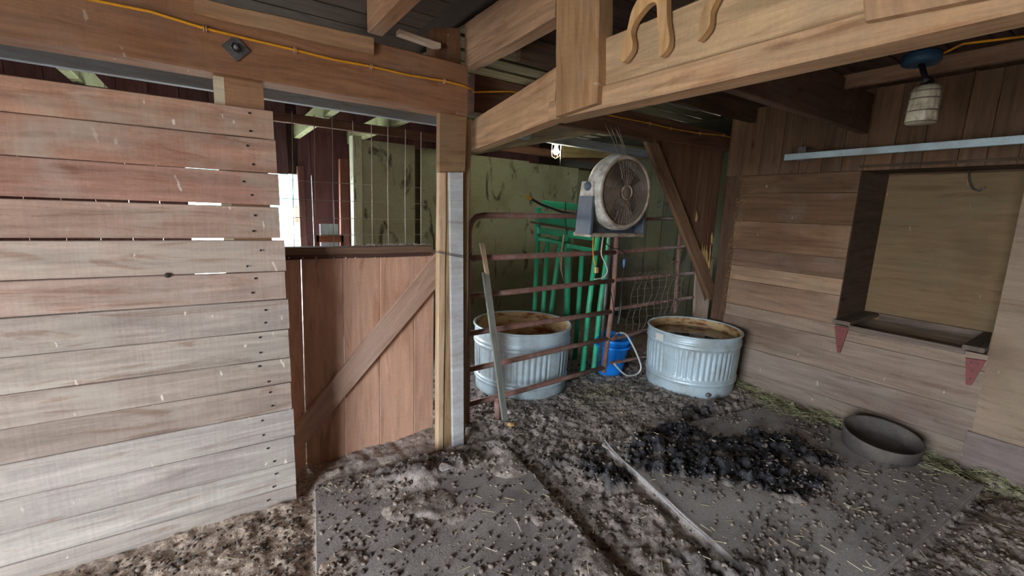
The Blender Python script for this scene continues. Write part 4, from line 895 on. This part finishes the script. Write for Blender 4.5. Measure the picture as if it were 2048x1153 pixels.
# ================================================================ BLUE BUCKET + hose
bc = atY(1236, 752, 2.90); bc.z = .0
bb = empty('blue_bucket'); tag(bb, 'bright blue plastic bucket behind the pipe gate, between headgate and right tank', 'bucket')
axb = Vector((.02, -.03, 1)).normalized()
MB().lathe([(.001, .01), (.120, .0), (.125, .005), (.175, .36), (.19, .365), (.19, .395), (.178, .40), (.168, .395), (.118, .02), (.001, .02)], bc+Vector((.03, .15, 0)), n=56, ax=axb).build('body', M_BLUE, bb)
MB().lathe([(.178, .30), (.190, .305), (.190, .325), (.178, .33)], bc+Vector((.03, .15, 0)), n=56, closed=True, ax=axb).build('rim_band', M_BLUE, bb)
hz = cab('white_hose', [(1227, 676, 2.84), (1233, 667, 2.80), (1250, 668, 2.80), (1262, 685, 2.79), (1275, 712, 2.78), (1282, 735, 2.78), (1275, 748, 2.78), (1258, 752, 2.78), (1245, 746, 2.78), (1228, 728, 2.78)], .009, M_WCABLE, 'white grey hose curling over the rim of the blue bucket')

# ================================================================ paper scrap, small stones
pp = atZ(890, 945, .05); pp.z = float(topz(np.array([pp.x]), np.array([pp.y]))[0])+.014; mb = MB()
for (dx, dy, dz) in ((-.04, .02, .0), (.0, .045, .01), (.04, .02, 0), (.045, -.03, .004), (-.0, -.035, .014), (-.035, -.03, .002)): mb.v.append(pp+Vector((dx, dy, dz)))
mb.face(range(6)); o = mb.build('paper_scrap', M_PAPER); sm = o.modifiers.new('t', 'SOLIDIFY'); sm.thickness = .003
tag(o, 'crumpled pale paper scrap lying on the dirt in front of the door', 'scrap')
def stone(px_, py_, s_, mat, label, z=.06):
    p_ = atZ(px_, py_, z); p_.z = float(topz(np.array([p_.x]), np.array([p_.y]))[0])+s_*.3
    bm = bmesh.new(); bmesh.ops.create_icosphere(bm, subdivisions=2, radius=s_)
    for v in bm.verts: v.co *= random.uniform(.85, 1.15); v.co.z *= .55; v.co.x *= 1.2; v.co += p_
    me = bpy.data.meshes.new('stone'); bm.to_mesh(me); bm.free(); me.materials.append(mat); o = bpy.data.objects.new('stone', me); COL.objects.link(o); tag(o, label, 'stone')
stone(1023, 845, .028, M_SPLINT, 'tan stone beside the foot of the leaning batten')
stone(1018, 790+35, .022, M_PAPER, 'grey stone just behind the foot of the leaning batten')

# ================================================================ SHELL out of view, put in to shape the daylight; outside
sh = W_DARK; dk = lin((120, 96, 76))
def shell(name, lo, hi): struct(MB().box(lo, hi, .001).build(name, sh, None, dk))
shell('wall_west_front', (-3.34, .55, 0), (-3.28, 6.6, 2.95)); shell('wall_west_back', (-3.34, -3.1, 0), (-3.28, -1.15, 2.95)); shell('wall_west_lintel', (-3.34, -1.15, 2.16), (-3.28, .55, 2.95))
shell('wall_rear', (-3.3, -3.14, 0), (4.3, -3.08, 2.95))
shell('wall_right_outer', (4.92, -3.1, -.1), (4.96, 2.7, 2.95)); shell('wall_right_front', (4.29, -3.1, -.1), (4.31, .0, 2.9)); shell('wall_right_joint', (4.78, 2.6, 0), (5.4, 2.66, 2.95))
og = NG('grey_tan_yard'); p_ = og.pos(); og.put(og.mix(og.noise(p_, 3, 4), lin((150, 146, 138)), lin((172, 168, 158))), og.b.inputs['Base Color']); og.b.inputs['Roughness'].default_value = 1  # grey-tan yard, coloured so no green light bounces into the room
def plane(name, x0, x1, y0, y1, z, mat):
    mb = MB(); mb.v = [Vector((x0, y0, z)), Vector((x1, y0, z)), Vector((x1, y1, z)), Vector((x0, y1, z))]; mb.face((0, 1, 2, 3)); return struct(mb.build(name, mat))
plane('ground_outside', -60, 60, -60, 80, -.16, og.m)
def tree(x, y, h, label):
    t = empty('tree'); tag(t, label, 'tree', 'trees beyond the far doorway')
    MB().tube([(x, y, -.2), (x+.1, y, h*.5)], [.25, .15], 8).build('trunk', W_DARK, t, lin((80, 66, 52)))
    bm = bmesh.new(); bmesh.ops.create_icosphere(bm, subdivisions=4, radius=1)
    for v in bm.verts:
        k = 1+.25*math.sin(v.co.x*5+x)+.2*math.sin(v.co.y*7+v.co.z*6); v.co = Vector((v.co.x*h*.45*k, v.co.y*h*.45*k, v.co.z*h*.4*k))+Vector((x, y, h*.6))
    me = bpy.data.meshes.new('crown'); bm.to_mesh(me); bm.free(); g = plain('leaf_green_%d' % int(x*10+100), (120, 160, 150), .9, 0, (100, 135, 125), .7, 1.2); me.materials.append(g); c = bpy.data.objects.new('crown', me); COL.objects.link(c); c.parent = t
tree(6, 42, 5, 'hazy green tree beyond the far doorway, right of the other one'); tree(.5, 46, 4.5, 'hazy green tree beyond the far doorway, left of the other one')
